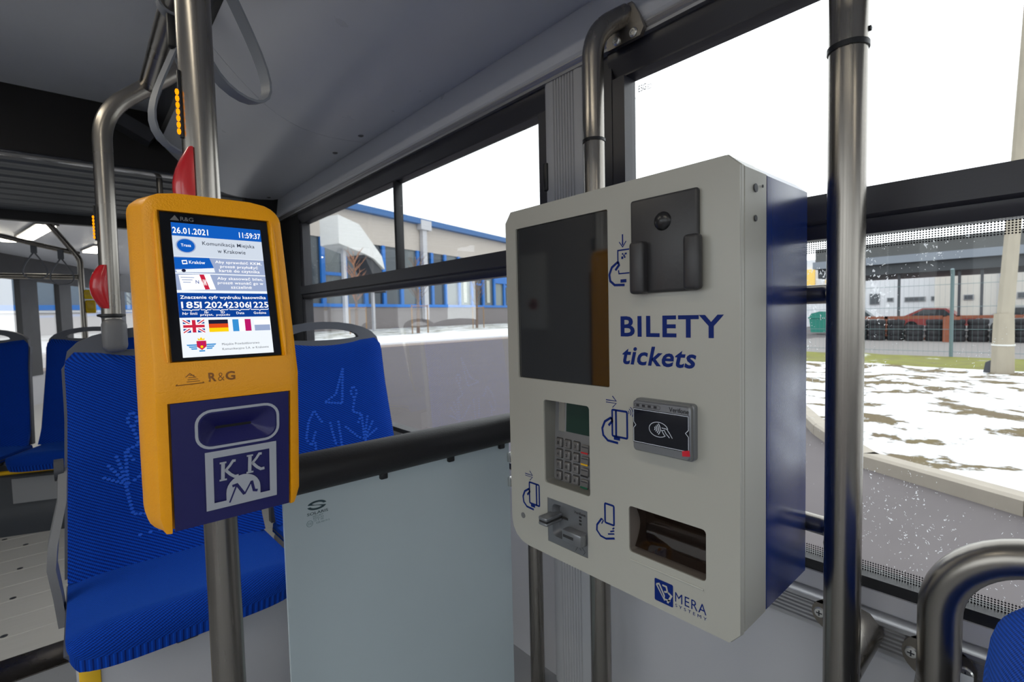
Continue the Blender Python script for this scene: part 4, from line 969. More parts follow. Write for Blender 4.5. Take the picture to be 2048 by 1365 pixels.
def dots(lines, flip):
    """abstract woven motif: rows of light yarn dots laid on the back pad"""
    mb = MB(); st = 0.011
    for ln_ in lines:
        for (a, b) in zip(ln_[:-1], ln_[1:]):
            d = math.hypot((b[0]-a[0])*0.24, (b[1]-a[1])*0.645); n = max(1, int(d/st))
            for k in range(n):
                t = (k+0.5)/n; u = (a[0]+(b[0]-a[0])*t)*flip; v = a[1]+(b[1]-a[1])*t
                c = back_pt(u, v, 0.0012); r = 0.0062
                e1 = (back_pt(u+0.02, v, 0.0012)-back_pt(u-0.02, v, 0.0012)).normalized(); e2 = (back_pt(u, v+0.02, 0.0012)-back_pt(u, v-0.02, 0.0012)).normalized()
                mb.add([c+e1*r*math.cos(q)+e2*r*0.72*math.sin(q) for q in [2*PI*h/6+0.4 for h in range(6)]], [range(6)])
    return mb
MOTIF = [[(-0.15, 0.62), (0.05, 0.66), (0.22, 0.82), (0.14, 0.60), (-0.15, 0.62)], 
         [(0.30, 0.66), (0.36, 0.70), (0.42, 0.66), (0.36, 0.62), (0.30, 0.66)], [(0.36, 0.62), (0.30, 0.54), (0.44, 0.52), (0.36, 0.46)],
         [(-0.50, 0.42), (-0.44, 0.52), (-0.34, 0.58), (-0.22, 0.50)], [(-0.50, 0.42), (-0.42, 0.38), (-0.34, 0.46)],
         [(-0.36, 0.40), (-0.38, 0.16), (-0.24, 0.16), (-0.20, 0.30), (0.0, 0.32), (0.16, 0.20), (0.40, 0.22), (0.46, 0.36)],
         [(-0.10, 0.50), (-0.02, 0.32)], [(0.04, 0.50), (0.06, 0.32)], [(0.14, 0.46), (0.34, 0.38), (0.46, 0.36)]]+\
        [[(0.44, 0.36), (0.44+0.26*math.cos(a), 0.36+0.16*math.sin(a))] for a in (0.35, 0.75, 1.15, 1.55)]+\
        [[(-0.30+0.09*k, 0.22+0.02*(k % 2)), (-0.295+0.09*k, 0.225+0.02*(k % 2))] for k in range(7)]+[[(-0.36+0.1*k, 0.12), (-0.35+0.1*k, 0.125)] for k in range(8)]
def make_seat(label, flip=1, detail=True, group='blue passenger seats'):
    t = thing('bus_seat', (0, 0, 0), label, 'seat', group)
    vs, fs, uvs = grid(back_pt, 22, 26, 0.020, (0, 1, 0))
    b = finish('backrest', vs, fs, fabric, None, t, uvs=uvs, sharp=60)
    vs, fs, uvs = grid(cush_pt, 22, 26, 0.035, (0, 0.3, -0.95))
    finish('seat_cushion', vs, fs, fabric, None, t, uvs=uvs, sharp=60)
    if detail: dots(MOTIF, flip).build('woven_motif', motif_m, b, label='lighter blue dotted woven pattern', smooth=False, kind='stuff')
    # plastic back shell with its grip opening
    out = []
    for k in range(13): v = k/12*0.93; out.append((seat_hw(v)+0.007, 0.40+0.645*v))
    for k in range(13):
        a = k/12*PI; out.append((0.236*math.cos(a)*(1.0 if abs(math.cos(a)) < 0.98 else 1.0), 1.012+0.112*math.sin(a)**0.75 if 0 < k < 12 else 1.012))
    for k in range(12, -1, -1): v = k/12*0.93; out.append((-seat_hw(v)-0.007, 0.40+0.645*v))
    hole = [(0.145*math.cos(a), 1.058+(0.036 if math.sin(a) > 0 else 0.010)*math.sin(a)) for a in [2*PI*k/20 for k in range(20)]]
    def sh(u, v, d): return Vector((u, 0.115*(v-0.405)/0.645+0.012+d-0.02*max(0, v-1.05), v))
    MB().plate(out, [hole], sh, 0.030).build('back_shell', [seat_shell], t, label='grey plastic shell with hand grip', sharp=30)
    # pan and legs
    pan = []
    for v in (0, 0.2, 0.4, 0.6, 0.8, 0.88):
        p = cush_pt(1, v); pan.append([Vector((0.262, p.y, p.z-0.018)), Vector((-0.262, p.y, p.z-0.018)), Vector((-0.235, p.y+0.01, p.z-0.06)), Vector((0.235, p.y+0.01, p.z-0.06))])
    MB().rings(pan).build('seat_pan', seat_shell, t)
    return t
sa = make_seat('blue aisle seat with clear cushion view behind the yellow validator', -1)
sa.location = (0.200, 1.885, 0); WL_sa = Vector((0.200, 1.885, 0))
sb = make_seat('blue window seat behind the black partition rail', 1)
sb.location = (0.755, 1.885, 0)
# grey folded armrest on the aisle seat's left side (local coordinates of that seat)
arm = [(-0.258, -0.06, 0.735), (-0.262, -0.09, 0.66), (-0.284, -0.12, 0.56), (-0.290, -0.13, 0.50), (-0.282, -0.13, 0.42), (-0.276, -0.13, 0.335)]
MB().rings([[Vector((x-0.002, y-0.03*k_, z)), Vector((x+0.016, y-0.035*k_, z)), Vector((x+0.018, y+0.035*k_, z)), Vector((x-0.004, y+0.03*k_, z))] for (x, y, z), k_ in zip(arm, (0.5, 0.8, 1.0, 1.0, 0.7, 0.5))]).build('armrest', mid_grey, sa, label='grey folded armrest', sharp=60)
MB().lathe([(0.03, 0), (0.03, 0.02)], (-0.268, -0.05, 0.735), (1, 0, 0), 16).build('armrest_hinge', dark_grey, sa)
MB().rbox((-0.245, -0.34, 0.0), (0.28, 0.02, 0.36), 0.012).build('seat_base', grey_panel, sa, label='grey boxed seat base')
MB().rbox((-0.05, -0.375, 0.30), (0.0, -0.335, 0.36), 0.004).build('bracket', black_pl, sa)
MB().lathe([(0.009, 0), (0.009, 0.004), (0.004, 0.006)], (-0.022, -0.376, 0.33), (0, -1, 0), 14).build('bolt', zinc, sa)
MB().rbox((-0.24, -0.345, 0.0), (-0.20, -0.335, 0.31), 0.003).build('edge_strip', M('yellow_edge_strip', (240, 190, 20), 0.4), sa, label='yellow edge strip')
MB().rbox((-0.26, -0.34, 0.0), (0.26, 0.02, 0.36), 0.012).build('seat_base', grey_panel, sb)

# seats in the rear section (turned with it)
def rear_seat(x, y, label):
    s_ = make_seat(label, 1, False, 'blue seats in the rear section')
    s_.location = (x, y, 0.0); s_.rotation_euler = (0, 0, -TH*0.75); s_.scale = (1, 1, 1)
    return s_
rs1 = rear_seat(-0.50, 4.33, 'blurred blue rear seat cut by the left picture edge')
rs2 = rear_seat(0.035, 4.14, 'blurred blue rear seat between the left edge and the aisle seat')
pd = thing('seat_podium', (-0.2, 4.2, 0), 'dark grey moulded podium with yellow edge under the rear seats', 'podium')
def rot(p, c=(-0.23, 4.23), a=-TH*0.75):
    x, y = p[0], p[1]; return (c[0]+x*math.cos(a)-y*math.sin(a), c[1]+x*math.sin(a)+y*math.cos(a), p[2])
mb = MB(); prof = [(0.25, 0.315), (-0.30, 0.315), (-0.335, 0.29), (-0.33, 0.12), (-0.36, 0.06), (-0.47, 0.0), (0.25, 0.0)]
mb.rings([[rot((x, y, z)) for y, z in prof] for x in (-0.75, 0.62)])
mb.build('moulded_base', M('podium_grey', (74, 78, 84), 0.4, bump=(200, .1)), pd)
mb = MB(); mb.tube([rot((-0.75, -0.325, 0.315)), rot((0.20, -0.325, 0.315))], 0.012, 10); mb.build('edge_strip', MATS['yellow_edge_strip'], pd)
mb = MB(); mb.add([rot(p) for p in ((0.02, -0.342, 0.28), (0.30, -0.342, 0.28), (0.30, -0.342, 0.14), (0.02, -0.342, 0.14))]+[rot(p) for p in ((0.02, -0.336, 0.28), (0.30, -0.336, 0.28), (0.30, -0.33, 0.14), (0.02, -0.33, 0.14))], [(0, 1, 2, 3), (4, 7, 6, 5), (0, 4, 5, 1), (1, 5, 6, 2), (2, 6, 7, 3), (3, 7, 4, 0)])
mb.build('pale_placard', M('pale_placard', (150, 152, 156), 0.5), pd)

# far right seat back in the corner
fs_ = thing('passenger_seat', (0.70, -0.026, 0), 'blue knit seat back rising in the lower right corner', 'seat')
vs = []; uvs = []; fsx = []
prof = []
for k in range(17):
    a = PI*k/16; prof.append((0.062*math.cos(a)*1.0, 0.712+0.062*math.sin(a)))
prof = [(0.066, 0.30), (0.066, 0.45), (0.066, 0.60), (0.066, 0.68)]+prof+[(-0.066, 0.68), (-0.066, 0.60), (-0.066, 0.45), (-0.066, 0.30)]
nx = 14
for i in range(nx+1):
    x = -0.205+0.41*i/nx; e = 1-0.25*abs(2*i/nx-1)**8
    for j, (y, z) in enumerate(prof):
        vs.append(Vector((0.715+x, 0.002+y*e+0.075*(x-0.2), z-0.022-0.010*abs(2*i/nx-1)**6))); uvs.append((x, j*0.022))
W = len(prof)
for i in range(nx):
    for j in range(W-1): fsx.append((i*W+j, i*W+j+1, (i+1)*W+j+1, (i+1)*W+j))
fsx.append(tuple(range(W))); fsx.append(tuple(range(nx*W+W-1, nx*W-1, -1)))
finish('backrest', vs, fsx, fabric, None, fs_, uvs=uvs, sharp=60)
MB().rbox((0.54, -0.06, 0.24), (0.90, 0.04, 0.29), 0.01).build('back_rail', seat_shell, fs_)
MB().prism([(0.50, 0.045), (0.93, 0.078), (0.93, 0.092), (0.50, 0.06)], 'z', 0.25, 0.60).build('back_shell', seat_shell, fs_)  # unseen plate added to keep the seat's blue out of the pole reflection
MB().tube([(0.58, -0.02, 0), (0.58, -0.02, 0.27)], 0.02).build('leg', steel_d, fs_)
MB().tube([(0.82, -0.02, 0), (0.82, -0.02, 0.27)], 0.02).build('leg', steel_d, fs_)

# ================================================================== REAR SECTION THINGS
lamp_e = EM('warm_lamp_diffuser', (255, 246, 226), 11.0)
def long_lamp(p0, p1, label, w=0.10):
    l_ = thing('ceiling_lamp', ((p0[0]+p1[0])/2, (p0[1]+p1[1])/2, 2.09), label, 'lamp', 'lit ceiling lamps of the rear section')
    a_ = Vector((p0[0], p0[1], 0)); b_ = Vector((p1[0], p1[1], 0)); d_ = (b_-a_).normalized(); n_ = Vector((d_.y, -d_.x, 0))
    for nm, e_, z0_, z1_, mt in (('frame', 0.02, 2.108, 2.13, mid_grey), ('diffuser', 0.0, 2.09, 2.108, lamp_e)):
        q_ = [a_-d_*e_-n_*(w/2+e_), b_+d_*e_-n_*(w/2+e_), b_+d_*e_+n_*(w/2+e_), a_-d_*e_+n_*(w/2+e_)]
        MB().add([p+Vector((0, 0, z0_)) for p in q_]+[p+Vector((0, 0, z1_)) for p in q_], [(0, 3, 2, 1), (4, 5, 6, 7), (0, 1, 5, 4), (1, 2, 6, 5), (2, 3, 7, 6), (3, 0, 4, 7)]).build(nm, mt, l_)
long_lamp((-0.17, 6.55), (-0.38, 7.6), 'long lit ceiling lamp left of the bent pole', 0.13)
long_lamp((-0.62, 7.6), (-0.52, 7.9), 'short lit ceiling lamp cut by the left picture edge', 0.12)
long_lamp((0.17, 8.6), (0.28, 8.0), 'lit ceiling lamp peeking between bent pole and validator', 0.14)
def front_lamp(y0, y1, label):
    l_ = thing('ceiling_lamp', (-0.62, (y0+y1)/2, 2.34), label, 'lamp', 'ceiling lamps over the aisle')
    MB().rbox((-0.70, y0-0.02, 2.35), (-0.54, y1+0.02, 2.366), 0.004).build('frame', mid_grey, l_)
    MB().rbox((-0.69, y0, 2.34), (-0.55, y1, 2.352), 0.004).build('diffuser', lamp_e, l_)
front_lamp(-2.8, -1.6, 'ceiling lamp nearest the front bulkhead'); front_lamp(-0.8, 0.4, 'ceiling lamp above the place of the viewer'); front_lamp(1.2, 2.4, 'ceiling lamp nearest the joint')

fp = thing('far_pole', (0.045, 5.6, 0), 'thin steel pole far back beside the yellow validators', 'pole')
MB().tube(bend([(0.045, 5.6, 0.6), (0.045, 5.6, 1.70), (-0.16, 5.6, 2.02)], 0.15), 0.022, 16).build('tube', steel_pl, fp)
for k, (z0, z1, x) in enumerate(((1.36, 1.44, 0.085), (1.24, 1.35, 0.095))):
    vv = thing('far_validator', (x, 5.62, z0), ('small bright yellow box on the far pole, upper one', 'small dark yellow box on the far pole, lower one')[k], 'validator')
    MB().rbox((x-0.035, 5.58, z0), (x+0.035, 5.66, z1), 0.012, 3).build('casing', M('yellow_far_%d' % k, ((255, 220, 10), (245, 205, 10))[k], 0.4), vv)
    MB().rbox((x-0.024, 5.576, z0+0.03), (x+0.024, 5.582, z1-0.02), 0.002).build('face', M('yellow_face', (240, 200, 60), 0.4), vv)
fr_ = thing('cross_rail', (-0.4, 5.6, 1.53), 'pale horizontal handrail across the rear section windows', 'handrail')
MB().tube([(-0.9, 5.66, 1.54), (0.04, 5.645, 1.55)], 0.022, 16).build('tube', steel_pl, fr_)
fu = thing('overhead_rail', (-0.3, 5.6, 1.7), 'curved overhead handrail in the rear section with two straps', 'handrail')
MB().tube(bend([(-0.9, 5.5, 1.86), (-0.42, 5.55, 1.85), (-0.2, 5.6, 1.80), (0.045, 5.62, 1.745)], 0.2), 0.020, 16).build('tube', steel_pl, fu)
for k, x in enumerate((-0.235, -0.075)):
    zt_ = 1.79-0.04*k
    hs = thing('far_strap', (x, 5.6, 1.5), ('far hand strap left of the second one, rear section', 'far hand strap nearest the thin far pole')[k], 'hand strap', 'hand straps in the rear section')
    MB().rbox((x-0.02, 5.585, zt_-0.06), (x+0.02, 5.615, zt_+0.02), 0.006).build('holder', strap_m, hs)
    pts = [(x+0.085*math.sin(2*PI*q/20)*(0.5+0.5*math.sin(PI*q/20)), 5.6, zt_-0.05-0.22*math.sin(PI*q/20)**1.2) for q in range(21)]
    MB().band(pts, 0.022, 0.010, (0, 1, 0)).build('loop', strap_m, hs)
# ================================================================== OUTSIDE
GZ = -0.35
asph = M('wet_asphalt', (104, 99, 100), 0.85, bump=(8, 0.15), var=0.12, vscale=1.2, spec=0.12)
pave = M('grey_pavement', (122, 118, 116), 0.7, bump=(6, 0.1), var=0.08, vscale=0.8)
def snow_mat(name, green, th0, th1, scale):
    m = bpy.data.materials.new(name); m.use_nodes = True
    nt = m.node_tree; N = nt.nodes; L = nt.links; b = N['Principled BSDF']; b.inputs['Roughness'].default_value = 0.9
    tc = N.new('ShaderNodeTexCoord')
    n1 = N.new('ShaderNodeTexNoise'); n1.inputs['Scale'].default_value = scale; n1.inputs['Detail'].default_value = 6; n1.inputs['Roughness'].default_value = 0.65
    L.new(tc.outputs['Object'], n1.inputs[0])
    mr = N.new('ShaderNodeMapRange'); mr.inputs[1].default_value = th0; mr.inputs[2].default_value = th1; L.new(n1.outputs[0], mr.inputs[0])
    n2 = N.new('ShaderNodeTexNoise'); n2.inputs['Scale'].default_value = scale*2.3; n2.inputs['Detail'].default_value = 4; L.new(tc.outputs['Object'], n2.inputs[0])
    mg = N.new('ShaderNodeMix'); mg.data_type = 'RGBA'; mg.inputs[6].default_value = lin((92, 78, 64)); mg.inputs[7].default_value = lin(green)
    L.new(n2.outputs[0], mg.inputs[0])
    mx = N.new('ShaderNodeMix'); mx.data_type = 'RGBA'; mx.inputs[7].default_value = lin((236, 238, 242))
    L.new(mr.outputs[0], mx.inputs[0]); L.new(mg.outputs[2], mx.inputs[6]); L.new(mx.outputs[2], b.inputs['Base Color'])
    bp = N.new('ShaderNodeBump'); bp.inputs['Strength'].default_value = 0.5; bp.inputs['Distance'].default_value = 0.05; L.new(mr.outputs[0], bp.inputs['Height']); L.new(bp.outputs[0], b.inputs['Normal'])
    return m
snow1 = snow_mat('patchy_snow', (104, 92, 50), 0.44, 0.49, 1.6)
snow2 = snow_mat('thin_snow_on_grass', (130, 138, 16), 0.60, 0.74, 1.1)
snow3 = snow_mat('frosted_verge', (120, 128, 92), 0.40, 0.60, 0.5)
gd = thing('ground', (20, 20, GZ), 'wet grey asphalt road and paving outside the bus', kind='structure')
MB().box((-120, -120, GZ-0.2), (160, 160, GZ)).build('asphalt', asph, gd, smooth=False)
# kerb line on the right: it swings away from the bus
kerb_pts = [(4.05, -0.75), (4.86, 0.176), (5.38, 1.255), (6.43, 1.962), (8.2, 2.9), (10.6, 3.9), (13.5, 5.0)]
kb = thing('kerb', (5.4, 1.25, GZ), 'pale concrete kerb edging the snowy lawn', 'kerb')
km = M('concrete_kerb', (164, 156, 144), 0.85, bump=(30, 0.4), var=0.15, vscale=5)
def along(pts, step):
    out = []; carry = 0
    for (a, b) in zip(pts[:-1], pts[1:]):
        L = math.hypot(b[0]-a[0], b[1]-a[1]); n = max(1, round(L/step))
        for k in range(n): out.append((a[0]+(b[0]-a[0])*k/n, a[1]+(b[1]-a[1])*k/n))
    out.append(pts[-1]); return out
kp_ = along(kerb_pts, 0.85)
for i, (a, b) in enumerate(zip(kp_[:-1], kp_[1:])):
    d = Vector((b[0]-a[0], b[1]-a[1], 0)); d.normalize(); n_ = Vector((d.y, -d.x, 0)); A = Vector((a[0], a[1], GZ))+d*0.006; Bv = Vector((b[0], b[1], GZ))-d*0.006
    h = 0.13; w = 0.16
    MB().add([A, Bv, Bv+n_*w, A+n_*w, A+Vector((0, 0, h-0.02))-n_*0, Bv+Vector((0, 0, h-0.02)), Bv+n_*0.03+Vector((0, 0, h)), A+n_*0.03+Vector((0, 0, h)), Bv+n_*w+Vector((0, 0, h)), A+n_*w+Vector((0, 0, h))],
             [(0, 1, 5, 4), (4, 5, 6, 7), (7, 6, 8, 9), (3, 9, 8, 2), (0, 4, 7, 9, 3), (1, 2, 8, 6, 5)]).build('kerb_stone', km, kb, smooth=False)
ls = thing('lawn', (9, 1, GZ), 'patchy snow over brown and green grass', kind='structure')
def relief(poly_l, poly_r, z0, amp, name, mat):
    """strip surface between two polylines with gentle bumps"""
    nu = 40; vs = []; fs = []
    n = len(poly_l)
    rows = []
    for i in range(n):
        for k in range(nu+1):
            t = k/nu; x = poly_l[i][0]+(poly_r[i][0]-poly_l[i][0])*t; y = poly_l[i][1]+(poly_r[i][1]-poly_l[i][1])*t
            vs.append(Vector((x, y, z0+amp*(math.sin(x*1.7+y*0.6)+math.sin(y*2.3-x*0.8))*0.5*(1 if 0 < k < nu else 0))))
    for i in range(n-1):
        for k in range(nu): fs.append((i*(nu+1)+k, i*(nu+1)+k+1, (i+1)*(nu+1)+k+1, (i+1)*(nu+1)+k))
    finish(name, vs, fs, mat, None, ls, sharp=80)
kl = [(x+0.10, y-0.10) for x, y in along([(-1.0, -9.0)]+kerb_pts, 0.6)]
kr = [(14.2, -14+i*(20.0/(len(kl)-1))) for i in range(len(kl))]
relief(kl, kr, GZ+0.12, 0.05, 'snow_field', snow1)
kl2 = [(14.2, -14+i) for i in range(21)]; kr2 = [(17.4, -14+i) for i in range(21)]
relief(kl2, kr2, GZ+0.12, 0.05, 'grass_strip', snow2)
MB().box((17.4, -14, GZ-0.05), (26.5, 8, GZ+0.10)).build('paving', pave, ls)
# lamp post of concrete
lpz = thing('lamp_post', (14.0, 0.90, GZ), 'stout concrete lamp post standing in the snow', 'lamp post')
cm_ = M('rough_concrete', (158, 150, 134), 0.9, bump=(20, 0.5), var=0.18, vscale=6, stretch=(1, 1, 0.4))
oct_ = lambda z, r, c=(14.0, 0.87): [(c[0]+r*math.cos(PI/8+2*PI*k/8), c[1]+r*math.sin(PI/8+2*PI*k/8), z) for k in range(8)]
MB().rings([oct_(GZ-0.1, 0.19), oct_(0.75, 0.165), oct_(0.95, 0.155)]).build('plinth', cm_, lpz)
MB().rings([oct_(0.95, 0.135, (14.0, 0.85)), oct_(3, 0.12, (14.0, 0.76)), oct_(8, 0.08, (14.0, 0.60))]).build('shaft', cm_, lpz)
MB().lathe([(0.178, 0.30), (0.178, 0.33)], (14.0, 0.87, 0), seg=16).build('band', M('white_band', (214, 214, 210), 0.6), lpz)
MB().prism([(1.0, GZ+0.1), (1.15, GZ+0.1), (1.12, GZ+0.3), (1.02, GZ+0.36)], 'x', 13.95, 14.1).build('base_cover', dark_grey, lpz)
# fence
fn = thing('wire_fence', (17.5, 2, GZ+0.1), 'thin green grey wire fence behind the lawn', 'fence')
fnm = M('fence_paint', (108, 128, 134), 0.5, 0.2)
for y in (-2.6, -0.2, 2.07, 4.4, 6.7):
    MB().tube([(17.46, y, GZ), (17.46, y, 1.96), (17.40, y, 2.1)], 0.042, 8).build('post', fnm, fn)
for z in (-0.1, 0.5, 1.1, 1.7):
    MB().tube([(17.46, -4.5, z), (17.46, 7.5, z)], 0.006, 6).build('wire', fnm, fn)
mb = MB()
for k in range(110): mb.box((17.458, -4.5+k*0.11, -0.2), (17.461, -4.497+k*0.11, 1.9))
mb.build('wire_mesh', fnm, fn, smooth=False, kind='stuff')
# canopy over the yard
cn = thing('yard_canopy', (31, 3, GZ), 'long dark canopy roof on thin posts beyond the fence', 'canopy')
MB().box((30, -16, 2.75), (36, 9.0, 3.25)).build('soffit_beam', M('canopy_dark', (60, 64, 68), 0.7, var=0.15, vscale=1), cn)
MB().box((29.8, -16, 3.25), (36, 9.2, 3.62)).build('fascia', M('canopy_fascia', (124, 132, 142), 0.6, var=0.1, vscale=0.7), cn)
MB().box((29.9, -16, 3.62), (36, 9.1, 4.30)).build('roof_edge', M('canopy_roof', (82, 84, 84), 0.7, var=0.2, vscale=0.8), cn)
for y in (-2.5, 2.6, 3.35, 5.55, 8.2):
    MB().box((30.2, y-0.05, GZ), (30.3, y+0.05, 2.75)).build('post', dark_grey, cn)
# white hall behind
hl = thing('white_hall', (46, 6, GZ), 'long white hall with small dark windows behind the yard', 'building')
wh = M('white_cladding', (214, 216, 220), 0.7, var=0.03, vscale=0.6)
MB().box((46, 3.2, GZ), (60, 30, 5.2)).build('wall', wh, hl)
MB().box((44.5, -6, GZ), (60, 6.2, 4.6)).build('annex_wall', M('cream_cladding', (204, 200, 192), 0.7, var=0.04), hl)
wdk = M('dark_window', (70, 74, 80), 0.15)
for y0_, y1_, z0_, z1_ in ((9.6, 10.25, 1.35, 2.2), (8.75, 9.15, 1.55, 1.85), (6.9, 8.1, 1.5, 1.85), (6.25, 6.6, 1.5, 1.85)):
    f_ = MB().box((45.93, y0_, z0_), (46.02, y1_, z1_)).build('window', M('window_trim_grey', (150, 152, 156), 0.5), hl); MB().box((45.9, y0_+0.05, z0_+0.05), (45.95, y1_-0.05, z1_-0.05)).build('pane', wdk, f_)
for y0_, y1_, z0_, z1_ in ((4.2, 4.7, 1.5, 1.85), (1.7, 2.2, 1.5, 1.9), (0.0, 0.9, 2.1, 2.6)):
    f_ = MB().box((44.43, y0_, z0_), (44.52, y1_, z1_)).build('window', MATS['window_trim_grey'], hl); MB().box((44.4, y0_+0.05, z0_+0.05), (44.45, y1_-0.05, z1_-0.05)).build('pane', wdk, f_)
bf = M('blue_frame', (92, 132, 196), 0.5)
for y in (2.9, 0.6, -1.2): MB().box((44.3, y-0.08, GZ), (44.42, y+0.08, 3.6)).build('blue_post', bf, hl)
MB().box((44.3, -3, 3.5), (44.42, 3.0, 3.7)).build('blue_beam', bf, hl)
MB().box((45.8, 12.2, 2.4), (46.05, 13.2, 4.4)).build('yellow_panel', M('yellow_sign', (244, 206, 110), 0.6), hl); MB().box((45.8, 14.0, 2.4), (46.05, 15.0, 4.4)).build('yellow_panel', MATS['yellow_sign'], hl)
# stacks of tyres, rusty frames, cars, green container
rng = random.Random(3)
tyre = M('black_rubber', (34, 34, 38), 0.8, bump=(40, .3))
tbase = None
k = 0
pos = []
yy = 6.6
while yy > -3.0:
    pos.append(yy); yy -= 0.62
place = ['%s tyre stack from the left beyond the fence' % w_ for w_ in ('first', 'second', 'third', 'fourth', 'fifth', 'sixth', 'seventh', 'eighth', 'ninth', 'tenth', 'eleventh', 'twelfth', 'thirteenth', 'fourteenth', 'fifteenth', 'sixteenth', 'seventeenth')]
for i, y in enumerate(pos):
    st_ = thing('tyre_stack', (25.25+0.15*(i % 2), y, GZ+0.1), 'dark worn '+place[min(i, 16)], 'tyre stack', 'tyre stacks in the yard')
    hgt = 4 if i % 4 else 3
    for q in range(hgt):
        r = 0.29+0.02*rng.random(); z = GZ+0.1+q*0.215
        o_ = MB().lathe([(r*0.55, 0.03), (r*0.6, 0.0), (r*0.9, 0.0), (r, 0.05), (r, 0.16), (r*0.9, 0.21), (r*0.6, 0.21), (r*0.55, 0.18)], (25.25+0.15*(i % 2), y, z), seg=14).build('tyre', tyre, st_)
rust = M('rusty_steel', (140, 84, 62), 0.8, 0.2, bump=(20, .4), var=0.3, vscale=6)
rf = thing('rusty_rack', (26, 2, GZ+0.1), 'rusty red brown steel rack around the tyres', 'rack')
MB().box((26.0, -4, 0.62), (26.1, 7.2, 0.74)).build('top_rail', rust, rf); MB().box((26.0, -4, GZ+0.10), (26.1, 7.2, GZ+0.20)).build('bottom_rail', rust, rf)
for y in (6.9, 5.2, 3.3, 2.9, 1.4, -0.6): MB().box((26.0, y-0.06, GZ+0.1), (26.1, y+0.06, 0.74)).build('upright', rust, rf)
hk = thing('rusty_hook_post', (24.72, 3.09, GZ+0.1), 'rusty hooked steel post in front of the tyre stacks', 'post')
MB().box((24.7, 3.0, GZ+0.1), (24.8, 3.18, 0.72)).box((24.7, 2.7, 0.60), (24.8, 3.0, 0.72)).build('hooked_bar', rust, hk)
def car(x, y, col, label, L=4.2):
    c_ = thing('car', (x, y, GZ), label, 'car', 'cars parked by the white hall')
    side = [(-L/2, 0.35), (-L/2, 0.75), (-L/2+0.7, 0.85), (-L/2+1.25, 1.35), (L/2-1.3, 1.38), (L/2-0.5, 0.95), (L/2, 0.85), (L/2, 0.35)]
    MB().rings([[Vector((x+dx, y+a, GZ+b)) for a, b in side] for dx in (-0.85, 0.85)]).build('body', M('car_'+label.split()[0], col, 0.25, coat=0.6), c_)
    gl_ = [(-L/2+0.95, 0.90), (-L/2+1.35, 1.28), (L/2-1.35, 1.30), (L/2-0.75, 0.94)]
    MB().rings([[Vector((x+dx, y+a, GZ+b)) for a, b in gl_] for dx in (-0.87, -0.84)]).build('side_glass', wdk, c_)
    for a in (-L/2+0.8, L/2-0.8): MB().lathe([(0.31, -0.1), (0.31, 0.1)], (x-0.8, y+a, GZ+0.31), (1, 0, 0), 14).build('wheel', tyre, c_)
car(38, 9.3, (198, 202, 206), 'silver parked car beyond the tyre stacks, leftmost'); car(38, 5.2, (180, 60, 56), 'red parked car half hidden behind the tyre stacks', 3.6); car(38, 1.2, (224, 226, 230), 'white parked car near the fence post'); car(36, -1.6, (40, 50, 74), 'navy parked car right of the lamp post')
gc = thing('waste_container', (32.5, 9.5, GZ), 'small green waste container seen between machine and pole', 'container')
gm = M('green_plastic', (30, 128, 112), 0.5, var=0.05)
MB().prism([(8.85, GZ+0.12), (9.95, GZ+0.12), (10.05, 0.62), (9.95, 0.86), (9.5, 0.98), (8.95, 0.92), (8.8, 0.62)], 'x', 32.0, 33.1).build('tub', gm, gc)
MB().rbox((31.95, 8.75, 0.58), (33.15, 10.1, 0.66), 0.02).build('rim', gm, gc)

# ---- long building with blue windows (left view)
BO = Vector((29.4, 61.518, GZ)); BD = Vector((0.956, 0.294, 0)).normalized(); BN = Vector((-BD.y, BD.x, 0))      # BN points away from the bus
def b3(s, d, z): return BO+BD*s+BN*d+Vector((0, 0, z-GZ))
def bbox(mb, s0, s1, d0, d1, z0, z1):
    v = [b3(s, d, z) for z in (z0, z1) for s, d in ((s0, d0), (s1, d0), (s1, d1), (s0, d1))]
    return mb.add(v, [(0, 3, 2, 1), (4, 5, 6, 7), (0, 1, 5, 4), (1, 2, 6, 5), (2, 3, 7, 6), (3, 0, 4, 7)])
dp = thing('depot_building', b3(10, 5, GZ), 'long beige depot building with a blue window band and blue eaves', 'building')
beige = M('beige_render', (196, 187, 178), 0.85, var=0.04, vscale=0.2); greyp = M('grey_plinth', (128, 122, 122), 0.8, var=0.06, vscale=0.3)
bluef = M('bright_blue_frame', (28, 112, 196), 0.45); eave = M('blue_eaves', (54, 104, 162), 0.5, var=0.08)
bbox(MB(), -40, 70, 0, 12, 11.1, 15.0).build('upper_wall', beige, dp)
bbox(MB(), -40, 70, 0.0, 12, GZ-0.2, 2.75).build('plinth_wall', greyp, dp)
bbox(MB(), -40, 70, -0.9, 12, 15.0, 15.8).build('eaves', eave, dp)
bbox(MB(), -40, 70, -0.15, 0.1, 2.75, 3.15).build('sill', bluef, dp)
bbox(MB(), -40, 70, 1.5, 12, 2.7, 11.1).build('dark_interior', M('dim_interior', (56, 60, 66), 0.9, var=0.3, vscale=0.15), dp)
ms = [-31, -27.6, -24.2, -20.8, -17.4, -14, -10.7, -7.37, -4.1, -0.81, 2.49, 5.85, 9.36, 12.52, 15.7, 19.28, 22.79, 26.17, 29.8, 33.2, 36.6, 40, 43.4]
pane_ms = [M('tinted_pane_%d' % q, c, 0.12) for q, c in enumerate(((74, 82, 88), (58, 66, 74), (96, 104, 106), (124, 134, 130)))]
